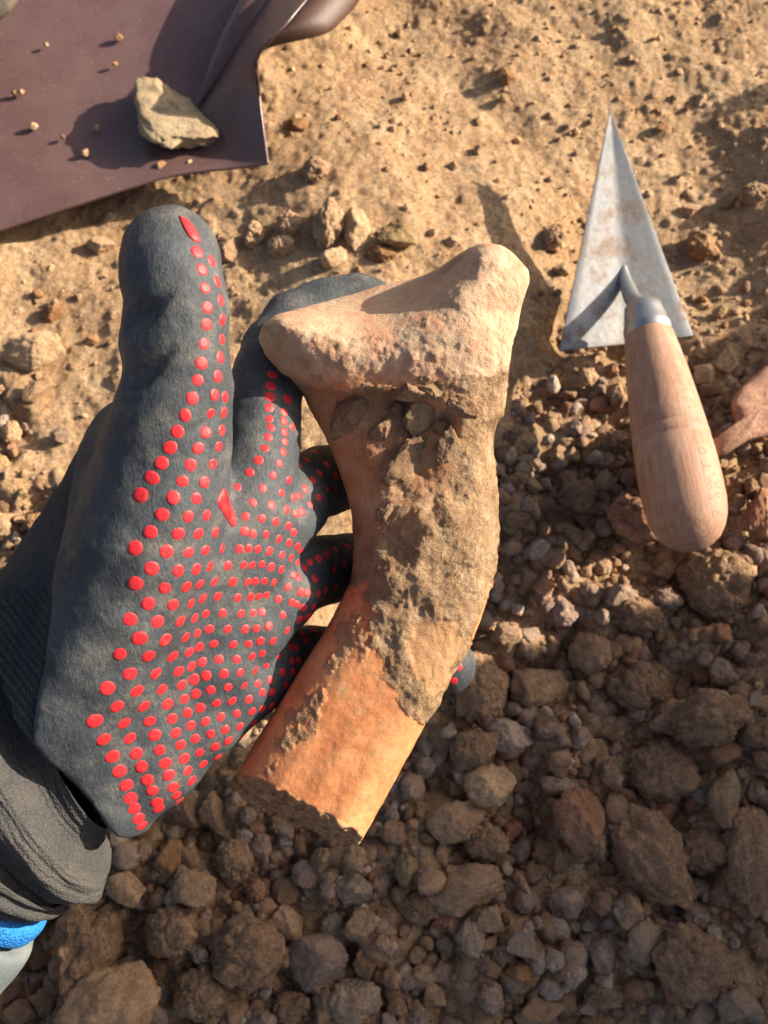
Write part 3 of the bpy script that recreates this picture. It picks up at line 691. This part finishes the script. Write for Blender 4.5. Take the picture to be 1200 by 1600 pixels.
    arc(0.80, 0.36, 0.009, 0.07, -1.5, 1.6); arc(0.82, 0.36, 0.009, 0.07, -1.5, 1.6); arc(0.812, 0.66, 0.010, 0.09, 0, 5.0); arc(0.845, 0.62, 0.008, 0.07, 1, 6.28); arc(0.858, 0.36, 0.007, 0.05, 0, 6.28); arc(0.91, 0.50, 0.009, 0.10, 0, 6.28)
    for i, t0 in enumerate(np.linspace(0.30, 0.52, 7)): arc(t0, 0.36 + 0.012 * i, 0.009, 0.09, 0.5 * i, 0.5 * i + 2.6 + (i % 3))
trowel()

# loose sherd at the right edge
def edge_sherd():
    P = catmull([(1104,694),(1132,680),(1150,656),(1143,628),(1163,600),(1206,566),(1262,556),(1284,636),(1218,674),(1166,692),(1122,716),(1106,712),(1104,694)], 61)[:60]
    c = np.array([1195, 630.]); V = []
    for t, z in ((0.02, .044), (.5, .0445), (.8, .043), (.95, .040), (1.0, .035), (.99, .028), (.8, .022)):
        for p in P:
            q = c + (p - c) * t; V.append(hit(q[0], q[1], z + 0.005 * math.sin((q[0] - q[1]) / 60)))
    V = np.array(V); V = V + 0.0012 * fbm(V * 120, 3, 4)[:, None]
    I, J = np.meshgrid(np.arange(6), np.arange(60), indexing='ij'); J2 = (J + 1) % 60
    F = np.stack([I * 60 + J, (I + 1) * 60 + J, (I + 1) * 60 + J2, I * 60 + J2], -1).reshape(-1, 4)
    me = mesh_np('terracotta_fragment', V, F); me.materials.append(STONE)
    o = mk('terracotta_fragment', me, label='smooth pinkish sherd with a waist at the right edge beside the trowel handle', cat='fragment'); o.color = (0.42, 0.235, 0.165, 1)
    rock(1200, 640, 110, 90, 0, 'b', 'clod', 'brown clod under the waisted pinkish sherd at the right edge', thick=0.8, zlift=0.012)
edge_sherd()

# ------------------------------------------------------------------ hand frame (cm): u right, v up, w towards the viewer
D0 = 34.1
HAND = Matrix.Translation(Vector(CPOS - BK * D0 * 0.01)) @ Matrix.Rotation(TILT, 4, 'X')
def hp(px, py, w_): return np.array([(px - 600) / FPX * (D0 - w_), (800 - py) / FPX * (D0 - w_), w_])
def grid3(lo, hi, h):
    ax = [np.arange(l, u + h, h, dtype=np.float32) for l, u in zip(lo, hi)]; return ax
class Field:
    def __init__(s, lo, hi, h):
        s.lo, s.h = np.array(lo, float), h; s.ax = grid3(lo, hi, h); s.F = np.full([len(a) for a in s.ax], 6.0, np.float32)
    def sl(s, lo, hi): return tuple(slice(max(0, int((l - o) / s.h)), max(0, int((u - o) / s.h) + 2)) for l, u, o in zip(lo, hi, s.lo))
    def sub(s, q): return s.ax[0][q[0]][:, None, None], s.ax[1][q[1]][None, :, None], s.ax[2][q[2]][None, None, :]
    def cap(s, a, b, ra, rb, k=0.6, op='add', m=2.5, wz=1.0):
        a, b = np.asarray(a, float), np.asarray(b, float); r = max(ra, rb) + m; q = s.sl(np.minimum(a, b) - r, np.maximum(a, b) + r); X, Y, Z = s.sub(q); e = b - a
        t = np.clip(((X - a[0]) * e[0] + (Y - a[1]) * e[1] + (Z - a[2]) * e[2]) / max(e @ e, 1e-6), 0, 1)
        d = np.sqrt((X - a[0] - t * e[0]) ** 2 + (Y - a[1] - t * e[1]) ** 2 + ((Z - a[2] - t * e[2]) * wz) ** 2) - (ra + t * (rb - ra))
        s.F[q] = smin(s.F[q], d, k) if op == 'add' else smax(s.F[q], -d, k)
    def chain(s, pts, k=0.6, sub=2):
        C = np.array([[*hp(p[0], p[1], p[2]), p[3]] for p in pts]); C = catmull(C, (len(C) - 1) * sub + 1)
        for i in range(len(C) - 1): s.cap(C[i, :3], C[i + 1, :3], C[i, 3], C[i + 1, 3], k if i % sub == 0 or True else .1)

# ------------------------------------------------------------------ pottery fragment
def sherd():
    sc = FPX / (D0 + 2.4)                                  # px per cm in the fragment's own plane
    f = Field((-6.5, -13.4, -4.6), (6.1, 10.7, 3.2), 0.06); X, Y, Z = np.meshgrid(*f.ax, indexing='ij', copy=False)
    PX = 600 + f.ax[0] * sc; PY = 800 - f.ax[1] * sc; PX2, PY2 = np.meshgrid(PX, PY, indexing='ij')
    # shaft: nearest point on the axis in the plane, superelliptic section
    axp = catmull([(606,548,150,1.45),(630,620,140,1.45),(645,690,126,1.6),(662,770,117,2.05),(664,850,112,2.4),(652,930,107,2.35),(610,1015,103,2.3),(552,1115,106,2.3),(470,1255,110,2.35),(425,1330,110,2.35)], 60)
    best = np.full(PX2.shape, 1e9); S_ = np.zeros(PX2.shape); A_ = np.ones(PX2.shape); B_ = np.ones(PX2.shape)
    for i in range(59):
        a, b = axp[i, :2], axp[i + 1, :2]; e = b - a; t = np.clip(((PX2 - a[0]) * e[0] + (PY2 - a[1]) * e[1]) / (e @ e), 0, 1)
        dx, dy = PX2 - a[0] - t * e[0], PY2 - a[1] - t * e[1]; d = dx * dx + dy * dy; m = d < best
        sg = np.sign(e[0] * dy - e[1] * dx)
        best[m] = d[m]; S_[m] = (sg * np.sqrt(d))[m] / sc; A_[m] = (axp[i, 2] + t * (axp[i + 1, 2] - axp[i, 2]))[m] / sc; B_[m] = (axp[i, 3] + t * (axp[i + 1, 3] - axp[i, 3]))[m]
    wz = (Z + 1.0)
    n = (2.35 + 0.9 * sstep(900, 1080, PY2))[:, :, None]
    r = ((np.abs(S_ / A_)[:, :, None]) ** n + (np.abs(wz) / B_[:, :, None]) ** n) ** (1 / n)
    stem = ((r - 1) * np.minimum(A_, B_)[:, :, None]).astype(np.float32)
    # broken lower end
    cut = ((X - (462 - 600) / sc) * (-0.40) + (Y - (800 - 1250) / sc) * (-0.76) + (Z - 0.2) * 0.42)
    cn = np.stack([X[::2, ::2, ::2], Y[::2, ::2, ::2], Z[::2, ::2, ::2]], -1)
    stem = smax(stem, cut.astype(np.float32), 0.12)
    top = (Y - (800 - 545) / sc); stem = smax(stem, top.astype(np.float32), 0.5)
    # head
    poly = [(407,536),(411,512),(428,492),(452,478),(520,452),(560,440),(600,429),(650,422),(685,412),(712,399),(746,387),(778,396),(800,410),(822,426),(825,442),(816,466),(807,492),(803,520),(793,552),(788,600),(780,650),(735,668),(690,640),(610,622),(545,622),(505,616),(470,602),(440,585),(420,562)]
    d2 = (poly_sdf(PX2, PY2, poly) / sc)[:, :, None].astype(np.float32)
    ctl = [(450,478,-1.2),(520,452,-1.9),(600,428,-1.8),(655,420,-1.5),(700,404,-.7),(746,388,0.3),(792,402,0.8),(822,432,0.2),
           (466,496,.1),(520,488,-.35),(570,484,-.4),(625,470,-.55),(680,440,-.45),
           (414,524,.3),(446,514,1.25),(482,520,1.6),(540,536,1.8),(590,532,1.75),(640,506,1.5),(695,462,1.3),(742,414,1.35),
           (424,552,.6),(478,562,1.95),(550,570,2.15),(630,552,2.25),(700,505,2.3),(760,462,1.95),(800,450,1.2),(795,510,1.0),(640,580,2.2),(740,540,2.2),
           (446,588,.5),(510,612,1.3),(600,620,1.35),(700,612,1.5),(770,600,1.0)]
    ctl += [(778,640,.55),(730,655,.95)]
    c = np.array(ctl, float); c[:, 2] = np.where(c[:, 2] > 0.6, 0.6 + (c[:, 2] - 0.6) * 0.78, c[:, 2]); ev = tps(c[:, :2] / 100, c[:, 2], 0.002); wf = ev(np.stack([PX2, PY2], -1).reshape(-1, 2) / 100).reshape(PX2.shape)
    wf = np.clip(wf, -2.8, 2.6)[:, :, None]
    front = ((Z - wf) * 0.62).astype(np.float32); back = (-2.7 - Z + 0.25 * d2).astype(np.float32)
    head = smax(smax(front, d2, 0.22), back, 0.5)
    f.F = smin(stem, head, 0.35).astype(np.float32)
    def P3(px, py, w_): return np.array([(px - 600) / sc, (800 - py) / sc, w_])
    f.cap(P3(722, 545, .25), P3(702, 790, -.1), .9, 1.05, 0.8, 'add', 1.5)
    for (px, py, w_, r_, op, k) in [(660,815,1.2,.40,'add',.4),(690,800,1.2,.35,'add',.3),(610,895,1.1,.45,'add',.4),(640,880,1.2,.4,'add',.3),(720,860,.8,.4,'add',.4),
                                    (605,655,1.1,.5,'sub',.25),(690,665,1.1,.35,'sub',.2),(615,850,2.0,.95,'sub',.2),(590,830,1.7,.6,'sub',.2),(585,870,1.5,.45,'sub',.2)]:
        f.cap(P3(px, py, w_), P3(px + 4, py + 3, w_), r_, r_, k, op, 0.8)
    V, Fq = surface_nets(f.F, f.lo, f.h); V = relax(V, Fq, 1); N = vnormals(V, Fq)
    px, py = 600 + V[:, 0] * sc, 800 - V[:, 1] * sc
    wob = 10 * fbm(V * 1.6, 4, 31, 0.6)
    cp = [(470,600),(560,612),(700,605),(795,590),(790,860),(745,965),(730,1010),(715,1075),(668,1140),(648,1118),(632,1080),(600,1045),(602,1015),(584,992),(586,940),(574,912),(548,905),(556,870),(550,800),(535,740),(500,680)]
    cd = poly_sdf(px, py, cp) + wob; crust = sstep(5, -3, cd)
    ed = poly_sdf(px, py, [(640,965),(690,962),(695,990),(672,1045),(650,1040),(640,1000)]) + wob * 0.5; ochre = 0.8 * sstep(8, -6, ed)
    ed2 = poly_sdf(px, py, [(676,960),(712,958),(716,1000),(700,1050),(676,1085),(664,1060)]) + wob * .5; ochre = np.maximum(ochre, 0.55 * sstep(4, -3, ed2))
    side = sstep(0.2, -0.55, N[:, 0]) * sstep(900, 700, py)         # bare clay on the left flank
    crust = crust * (1 - ochre) * (1 - 0.75 * side)
    crust = np.maximum(crust, 0.85 * sstep(6, -4, poly_sdf(px, py, [(470,1090),(505,1062),(500,1100),(445,1175),(425,1190),(450,1140)]) + 1.6 * wob))
    crust = np.maximum(crust, 0.7 * sstep(6, -4, poly_sdf(px, py, [(530,990),(560,960),(565,1000),(540,1035),(515,1040)]) + 1.6 * wob) )
    headm = sstep(625, 585, py + 0.6 * wob)
    crust = np.maximum(crust, headm * 0.35 * sstep(0.1, 0.6, fbm(V * 1.3, 4, 61)) * (N[:, 1] < 0.55))
    cutd = (V[:, 0] - (462 - 600) / sc) * (-0.40) + (V[:, 1] - (800 - 1250) / sc) * (-0.76) + (V[:, 2] - 0.2) * 0.42
    broken = sstep(-0.12, -0.02, cutd)
    ruf = 0.012 + 0.022 * crust + 0.05 * broken + 0.022 * headm * sstep(0.75, 0.35, N[:, 1])
    disp = ruf * fbm(V * 3.2, 5, 77, 0.62) + crust * (0.09 * fbm(V * 1.5, 3, 79) + 0.025 * np.abs(fbm(V * 4.5, 2, 80))) + 0.03 * crust + 0.014 * crust * fbm(V * 9, 3, 78) + broken * 0.24 * fbm(V * 1.1, 3, 5)
    # long facets scraped along the shaft
    disp = disp + (1 - crust) * (1 - headm) * 0.035 * vnoise(np.stack([(px * 0.86 + py * 0.5) / 26, (py * 0.86 - px * .5) / 260, 0 * px], -1), 9)
    V = V + N * disp[:, None]; V[:, 2] -= 1.9
    me = mesh_np('pottery_handle', V * 0.01, Fq)
    for nm, a in (('crust', crust), ('headmask', headm), ('ochre', ochre), ('broken', broken)): point_attr(me, nm, a)
    o = mk('pottery_handle', me, CLAY, label='curved orange terracotta handle fragment with soil crust held in the glove', cat='pottery'); o.matrix_world = HAND
    bv_ = BVHTree.FromPolygons([Vector(v) for v in V], [tuple(int(i) for i in r) for r in Fq]); eye = Vector((0, 0, D0))
    for (x, y, a_, b_, t_, ang, vi, kd_) in [(664,642,84,58,50,-25,3,'stone'),(642,612,66,34,40,10,1,'stone'),(548,650,60,96,36,25,2,'round'),(704,694,50,62,34,0,3,'stone'),(632,722,92,58,36,-35,4,'round'),(598,676,44,62,32,20,5,'stone'),(604,802,36,38,28,0,6,'round'),(722,640,56,44,28,30,2,'stone'),(676,612,46,26,30,0,0,'stone'),(690,668,30,26,26,0,5,'round'),(652,690,34,30,28,0,6,'stone'),(620,640,26,30,24,0,1,'round')]:
        d = (Vector(hp(x, y, 0)) - eye).normalized(); loc, nor, _, _ = bv_.ray_cast(eye, d)
        if loc is None: continue
        cm = (D0 - loc.z) / FPX * 0.01 / 2; c_ = mk('soil_clod', proto(kd_, vi, 5), parent=o); c_.location = loc * 0.01 + d * (t_ * cm * 0.25)
        c_.scale = (a_ * cm, b_ * cm, t_ * cm); c_.rotation_euler = (0.2, 0.1, rad(-ang)); c_.color = (0.31 + .02 * (vi % 3), 0.205, 0.12, 1)
sherd()

# ------------------------------------------------------------------ gloved hand
def glove():
    person = mk('person', None, label='hand in a grey work glove with red grip dots holding the pottery', cat='person'); person.matrix_world = HAND
    f = Field((-17.5, -13.2, -8.2), (4.8, 11.6, 4.9), 0.1)
    f.chain([(266,392,2.3,1.43),(267,440,2.6,1.42),(281,492,2.6,1.34),(270,538,2.5,1.46),(283,590,2.4,1.36),(272,640,2.1,1.64),(258,720,1.6,2.0),(228,850,1.0,2.45),(150,1020,0.3,2.5),(50,1140,-.2,2.4),(-90,1240,-.6,2.4)], 0.7)
    f.chain([(215,690,.1,1.6),(182,790,-.6,2.05),(112,920,-1,2.35),(20,1060,-1,2.6),(-90,1180,-1,2.6)], 0.8)
    f.chain([(150,1090,-.3,2.1),(300,900,-.7,1.9),(380,800,-1.2,1.6),(408,680,-2.1,1.35),(420,590,-3.4,1.3),(462,508,-5.2,1.28),(560,478,-6.3,1.2),(640,520,-6.5,1.1)], 0.6)
    f.chain([(140,1160,-.6,1.9),(320,960,-1.1,1.6),(436,815,-2.2,1.35),(470,765,-4.2,1.35),(545,742,-6.2,1.3),(650,720,-6.4,1.15),(710,690,-5.8,1.0)], 0.5)
    f.chain([(145,1210,-1.0,1.9),(330,1040,-1.5,1.5),(440,925,-2.5,1.32),(478,897,-4.4,1.35),(550,885,-6.3,1.3),(650,880,-6.5,1.15),(710,880,-6,1.05)], 0.5)
    f.chain([(20,1290,-1.4,1.9),(155,1262,-1.4,1.75),(320,1118,-2.0,1.45),(405,1050,-3.0,1.3),(450,1035,-4.6,1.3),(530,1025,-6.3,1.2),(630,1033,-6.5,1.05),(690,1040,-5.6,.98),(704,1041,-4.9,.93)], 0.5)
    f.cap(hp(474, 785, -2.9), hp(478, 797, -3), .75, .75, .4); f.cap(hp(480, 878, -3.3), hp(480, 892, -3.4), .85, .85, .4)
    def surf(px, py):
        for w_ in np.arange(4.8, -3, -0.04):
            i_ = ((hp(px, py, w_) - f.lo) / f.h).round().astype(int)
            if f.F[tuple(i_)] < 0: return w_
        return None
    for pts in ([(204,499,.26),(210,496,.32),(222,490,.30),(240,480,.20),(266,462,.06)], [(203,599,.24),(210,595,.29),(221,587,.27),(240,573,.17),(266,552,.05)], [(300,676,.04),(318,664,.07),(334,650,.05)]):
        q = []
        for (x, y, r_) in pts:
            w_ = surf(x, y)
            if w_ is not None: q.append((hp(x, y, w_ + 0.02), r_))
        for (a, ra), (b, rb) in zip(q[:-1], q[1:]): f.cap(a, b, ra, rb, .22, 'sub', 1.0)
    H = f.F; ax = f.ax
    sc = FPX / (D0 - 1.5); PX2, PY2 = np.meshgrid(600 + ax[0] * sc, 800 - ax[1] * sc, indexing='ij')
    # rubber dip ends along this outline
    coat = [(128,640),(116,700),(108,780),(100,860),(95,950),(88,1030),(64,1150),(92,1205),(128,1262),(152,1308),(164,1334),(180,1345),(240,1345),(1000,1400),(1000,100),(120,100),(128,560)]
    d2 = (poly_sdf(PX2, PY2, coat) / sc)[:, :, None].astype(np.float32)
    V, Fq = surface_nets(smax(H, d2, 0.12), f.lo, f.h); V = relax(V, Fq, 2); N = vnormals(V, Fq)
    px, py = 600 + V[:, 0] * FPX / (D0 - V[:, 2]), 800 - V[:, 1] * FPX / (D0 - V[:, 2])
    q = np.stack([(px * .8 + py * .6) / 60, (py * .8 - px * .6) / 240, V[:, 2] * .2], -1)
    V = V + N * (0.05 * fbm(V * 0.9, 3, 41) + 0.035 * fbm(q, 3, 44) * sstep(420, 700, py))[:, None]
    me = mesh_np('glove', V * 0.01, Fq); gl = mk('glove', me, RUB, person)
    bvh = BVHTree.FromPolygons([Vector(v) for v in V], [tuple(int(i) for i in r) for r in Fq])
    # knitted back of the glove
    inner = smax(H + 0.16, -(d2 + 0.7), 0.1)
    band = [(-400,400),(260,400),(300,1345),(168,1345),(160,1330),(90,1205),(15,1080),(-60,950),(-400,700)]
    d3 = (poly_sdf(PX2, PY2, band) / sc)[:, :, None].astype(np.float32); inner = smax(inner, d3, 0.25)
    V, Fq = surface_nets(inner, f.lo, f.h); V = relax(V, Fq, 2); N = vnormals(V, Fq)
    px, py = 600 + V[:, 0] * FPX / (D0 - V[:, 2]), 800 - V[:, 1] * FPX / (D0 - V[:, 2])
    rib = np.sin((px * 0.80 - py * 0.60) * 2 * np.pi / 11.5) * sstep(880, 960, py + 0.3 * px)
    V = V + N * (0.07 * rib + 0.03 * fbm(V * 2, 3, 3))[:, None]
    mk('knit_back', mesh_np('knit_back', V * 0.01, Fq), KNIT, gl)
    # ribbed cuff with its folds
    def rings_px(lst, wc, dh, nseg=120, n=70):
        A = catmull([(*hp(*R, wc), *hp(*L, wc), d) for (R, L, d) in lst], n); out = []
        for a in A:
            R, L, d = a[:3], a[3:6], a[6]; out.append(((R + L) / 2, (R - L) / 2, np.array([0, 0, dh * d])))
        return ring_loft(out, nseg)
    V, Fq = rings_px([((172,1290),(20,905),.70),((150,1315),(-15,925),.62),((146,1335),(-38,930),.74),((164,1362),(-70,928),.97),((163,1388),(-100,940),1.02),((140,1404),(-125,960),.98),((112,1404),(-140,985),.80),((96,1398),(-150,1005),.72),((100,1404),(-165,1010),.90),((104,1412),(-190,1020),1.0),((90,1424),(-215,1040),1.0),((66,1428),(-235,1065),.92),((48,1424),(-245,1085),.75)], -1.2, 3.9, 320, 260)
    th = np.arange(320); nr = len(V) // 320; TH = np.tile(th, nr); I = np.repeat(np.arange(nr), 320); N = vnormals(V, Fq)
    if ((N[:, 2] * (V[:, 2] + 1.2)).mean()) < 0: N = -N
    V = V + N * (0.020 * np.sin(I * 0.75 + 3 * fbm(V * 0.7, 2, 33)) * (0.6 + 0.6 * vnoise(V * 1.1, 34)) + 0.10 * fbm(V * np.array([.9, .5, .6]), 3, 8) * sstep(40, 90, I) + 0.12 * np.sin(I * 0.21 + 2.2 * fbm(V * 0.35, 2, 12)) * sstep(70, 100, I))[:, None]
    mk('cuff', mesh_np('cuff', V * .01, Fq), KNITD, gl)
    bl = M('blue_fabric', 0.75, 0, 0.3); c = bl.mix(0.7, (0.02, 0.20, 0.58), bl.ramp(bl.noise(700, 4, 0.75), (0.3, 0.45), (0.5, 1.0), (0.7, 1.7)), 'MULTIPLY'); bl.color(c); bl.bump(bl.voro(1100), 0.0006, 0.9)
    V, Fq = rings_px([((40,1416),(-240,1075),.8),((58,1426),(-250,1080),.92),((68,1440),(-262,1092),.97),((64,1456),(-275,1108),.97),((48,1470),(-285,1126),.92),((30,1472),(-280,1135),.8)], -1.6, 3.7, 96, 30)
    V = V + 0.05 * fbm(V * 2, 3, 5)[:, None]; mk('wristband', mesh_np('wristband', V * .01, Fq), bl.m, person, label='bright blue band at the wrist')
    sl = M('grey_sleeve', 0.8, 0, 0.25); c = sl.mix(sl.ramp(sl.noise(80, 4), (0.4, 0.0), (0.7, 0.5)), (0.12, 0.15, 0.16), (0.24, 0.26, 0.25)); sl.color(c); sl.bump(sl.noise(700, 4, 0.7), 0.0005, 0.7)
    V, Fq = rings_px([((20,1465),(-280,1130),.7),((38,1476),(-290,1132),.9),((46,1492),(-300,1150),.98),((30,1520),(-330,1180),1.0),((-5,1560),(-380,1230),1.05),((-120,1690),(-520,1370),1.2),((-300,1900),(-740,1600),1.4)], -2.0, 3.6, 96, 60)
    V = V + 0.12 * fbm(V * np.array([.5, .5, .5]), 3, 15)[:, None]; mk('sleeve', mesh_np('sleeve', V * .01, Fq), sl.m, person)

    # ---- red grip dots
    ctl = {0: [(220,773),(237,747),(252,723),(265,699),(277,674),(289,649),(301,622),(309,594),(315,567),(319,537),(323,507),(324,480),(321,450),(316,421),(308,393)],
           1: [(211,856),(235,831),(254,804),(271,777),(285,752),(298,726),(310,700),(321,675),(330,647),(336,617),(341,588),(345,558),(347,530),(348,500),(345,469),(340,440),(331,408)],
           2: [(212,912),(237,888),(260,862),(279,834),(294,807),(307,779),(320,753),(333,725),(342,698),(347,672),(350,645),(352,620)],
           3: [(203,967),(232,943),(257,919),(279,892),(295,863),(310,834),(323,805)],
           4: [(187,1022),(218,998),(246,971),(271,945),(292,917),(307,889),(321,860),(337,832)],
           5: [(168,1075),(203,1053),(232,1026),(259,1000),(282,971),(299,943),(312,913),(328,885),(347,857)],
           6: [(148,1127),(183,1104),(214,1080),(244,1052),(270,1026),(290,996),(304,966),(317,935),(335,909),(356,884),(374,858),(382,830),(384,807),(395,785),(411,763),(427,743),(437,724),(443,706),(445,690)],
           7: [(162,1156),(194,1130),(225,1104),(253,1077),(279,1049),(296,1019),(308,989),(321,959),(340,932),(364,909),(381,883),(389,857),(395,834),(409,810),(424,789),(440,770),(452,750)],
           8: [(175,1182),(203,1153),(233,1127),(262,1100),(284,1070),(299,1041),(311,1011),(327,983),(348,958),(371,934),(387,909),(394,883),(403,858),(416,835),(431,815),(448,796),(459,777)],
           9: [(187,1205),(213,1177),(242,1149),(269,1123),(289,1092),(303,1062),(316,1034),(334,1006),(356,983),(377,959),(392,933),(399,908),(409,882),(421,861),(436,842),(451,822)],
           10: [(197,1227),(221,1198),(249,1172),(275,1145),(293,1114),(306,1084),(322,1056),(342,1030),(364,1007),(383,983),(396,958),(404,932),(413,908),(424,886),(441,867),(452,848)],
           11: [(204,1247),(230,1218),(258,1192),(282,1164),(298,1134),(313,1106),(329,1078),(350,1053),(370,1030),(388,1006),(401,982),(409,956),(416,930)],
           12: [(210,1263),(238,1236),(264,1211),(288,1185),(305,1154),(321,1127),(338,1099),(356,1074),(376,1051),(394,1026),(407,1002),(420,978),(435,936)],
           13: [(217,1279),(245,1254),(271,1230),(294,1204),(312,1176),(329,1147),(345,1120),(363,1095),(382,1071),(399,1048),(410,1021),(427,1002),(442,961)],
           14: [(222,1290),(248,1264),(276,1243),(300,1220),(318,1194),(336,1167),(352,1140),(370,1115),(389,1093),(403,1068),(416,1041),(436,1026),(449,985)],
           15: [(280,1252),(304,1232),(324,1208),(341,1183),(357,1158),(375,1135),(394,1112),(410,1082),(422,1062),(442,1050)],
           16: [(327,1219),(344,1197),(360,1174),(378,1151),(396,1130),(410,1108)]}
    dots = [p for v in ctl.values() for p in v]
    dots += [(371,761),(390,738),(404,719),(414,700),(419,683),(423,668),(421,655),(421,637),(422,620),(423,603),(426,585),(449,623),(444,644),(444,658),(457,667),(445,675),
             (459,832),(462,802),(468,774),(477,764),(485,789),(472,800),(485,878),(476,887),(492,904),(481,926),(490,949),(498,872),(465,854),(470,861),(455,872),(465,879),(459,898),(467,902),(450,917),(470,925),(456,941),(463,944),(474,950),(428,910),(440,890),(450,940),(468,968),(481,964),(472,990),(454,1010),(463,1011),(457,1032),(467,1032),(458,1050),(447,1071),(425,1082),
             (511,688),(490,706),(479,718),(469,728),(510,726),(499,739),(489,750),(524,711),(525,744),(511,764),(499,777),(524,764),(511,866),(524,859),(543,854),(522,890),(498,928),(509,922),(524,917),(538,880),(489,985),(478,1000),(425,1103),(717,1042),(709,1064)]
    seen = []; items = []
    cam_l = Vector((0, 0, D0))
    for (x, y) in dots:
        if any((x - a) ** 2 + (y - b) ** 2 < 49 for a, b in seen): continue
        seen.append((x, y)); d = (Vector(hp(x, y, 0)) - cam_l).normalized(); loc, nor, idx, dist = bvh.ray_cast(cam_l, d)
        if loc is None: continue
        face = -nor.dot(d)
        if face < 0.10: continue
        items.append((loc, nor, x, y, face))
    nr_, nth = 5, 14; DV = [(0, 0, .30)]; 
    for i in range(1, nr_ + 1):
        t = i / nr_
        for j in range(nth): DV.append((t * math.cos(j / nth * 6.2832), t * math.sin(j / nth * 6.2832), .30 * math.sqrt(max(0, 1 - t ** 2.6)) - (0.12 if i == nr_ else 0)))
    bm = bmesh.new(); vs = [bm.verts.new(v) for v in DV]
    for j in range(nth): bm.faces.new((vs[0], vs[1 + j], vs[1 + (j + 1) % nth]))
    for i in range(nr_ - 1):
        for j in range(nth): a = 1 + i * nth; bm.faces.new((vs[a + j], vs[a + nth + j], vs[a + nth + (j + 1) % nth], vs[a + (j + 1) % nth]))
    for fc in bm.faces: fc.smooth = True
    dm = bpy.data.meshes.new('grip_dot'); bm.to_mesh(dm); bm.free(); dm.materials.append(RED)
    items.sort(key=lambda it: -it[4]); extra = []
    for k, (loc, nor, x, y, face) in enumerate(items):
        r = random.uniform(0.94, 1.05) * float(np.interp(x, [220, 300, 400], [0.27, 0.215, 0.17]) if y > 640 else 0.215)
        mtx = Matrix.Translation(loc * 0.01) @ nor.to_track_quat('Z', 'Y').to_matrix().to_4x4() @ Matrix.Rotation(random.uniform(0, 3.14), 4, 'Z') @ Matrix.Diagonal((r * 0.01 * random.uniform(.88, 1.06), r * 0.01, r * 0.0045, 1))
        if k < 300: o = mk('grip_dot', dm, RED, gl); o.matrix_local = mtx
        else: extra.append(mtx)
    if extra:
        Vx = []; Fx = []; off = 0; base = [Vector(v) for v in DV]
        bmx = bmesh.new()
        for mtx in extra:
            t_ = bmesh.new(); t_.from_mesh(dm); t_.transform(mtx); tm = bpy.data.meshes.new('t'); t_.to_mesh(tm); t_.free(); bmx.from_mesh(tm); bpy.data.meshes.remove(tm)
        xm = bpy.data.meshes.new('grip_dots'); bmx.to_mesh(xm); bmx.free(); xm.materials.append(RED); mk('grip_dots', xm, RED, gl, kind='stuff')
    print('DOTS', len(items))
    def patch(poly):
        P = np.array(poly, float); c = P.mean(0); V = []; n = 40; P = catmull(np.vstack([P, P[:1]]), n + 1)[:n]
        for t, lift in ((0, .06), (.5, .06), (.9, .05), (1.0, .0), (1.03, -.08)):
            for p in P:
                qx = c + (p - c) * t; d = (Vector(hp(qx[0], qx[1], 0)) - cam_l).normalized(); loc, nor, _, _ = bvh.ray_cast(cam_l, d)
                if loc is None or (V and abs(loc.z - V[-1].z) > 0.5): loc = Vector(V[-1]) if V else Vector((0, 0, 0)); nor = Vector((0, 0, 0))
                V.append(loc + nor * lift)
        I, J = np.meshgrid(np.arange(4), np.arange(n), indexing='ij'); J2 = (J + 1) % n
        F = np.stack([I * n + J, (I + 1) * n + J, (I + 1) * n + J2, I * n + J2], -1).reshape(-1, 4)
        mk('grip_patch', mesh_np('grip_patch', np.array([v[:] for v in V]) * .01, F), RED, gl)
    patch([(279,337),(289,341),(300,351),(309,366),(313,379),(301,376),(291,364),(283,348)])
    patch([(350,762),(354,770),(358,785),(366,800),(370,815),(364,824),(352,808),(340,788),(342,776)])
glove()
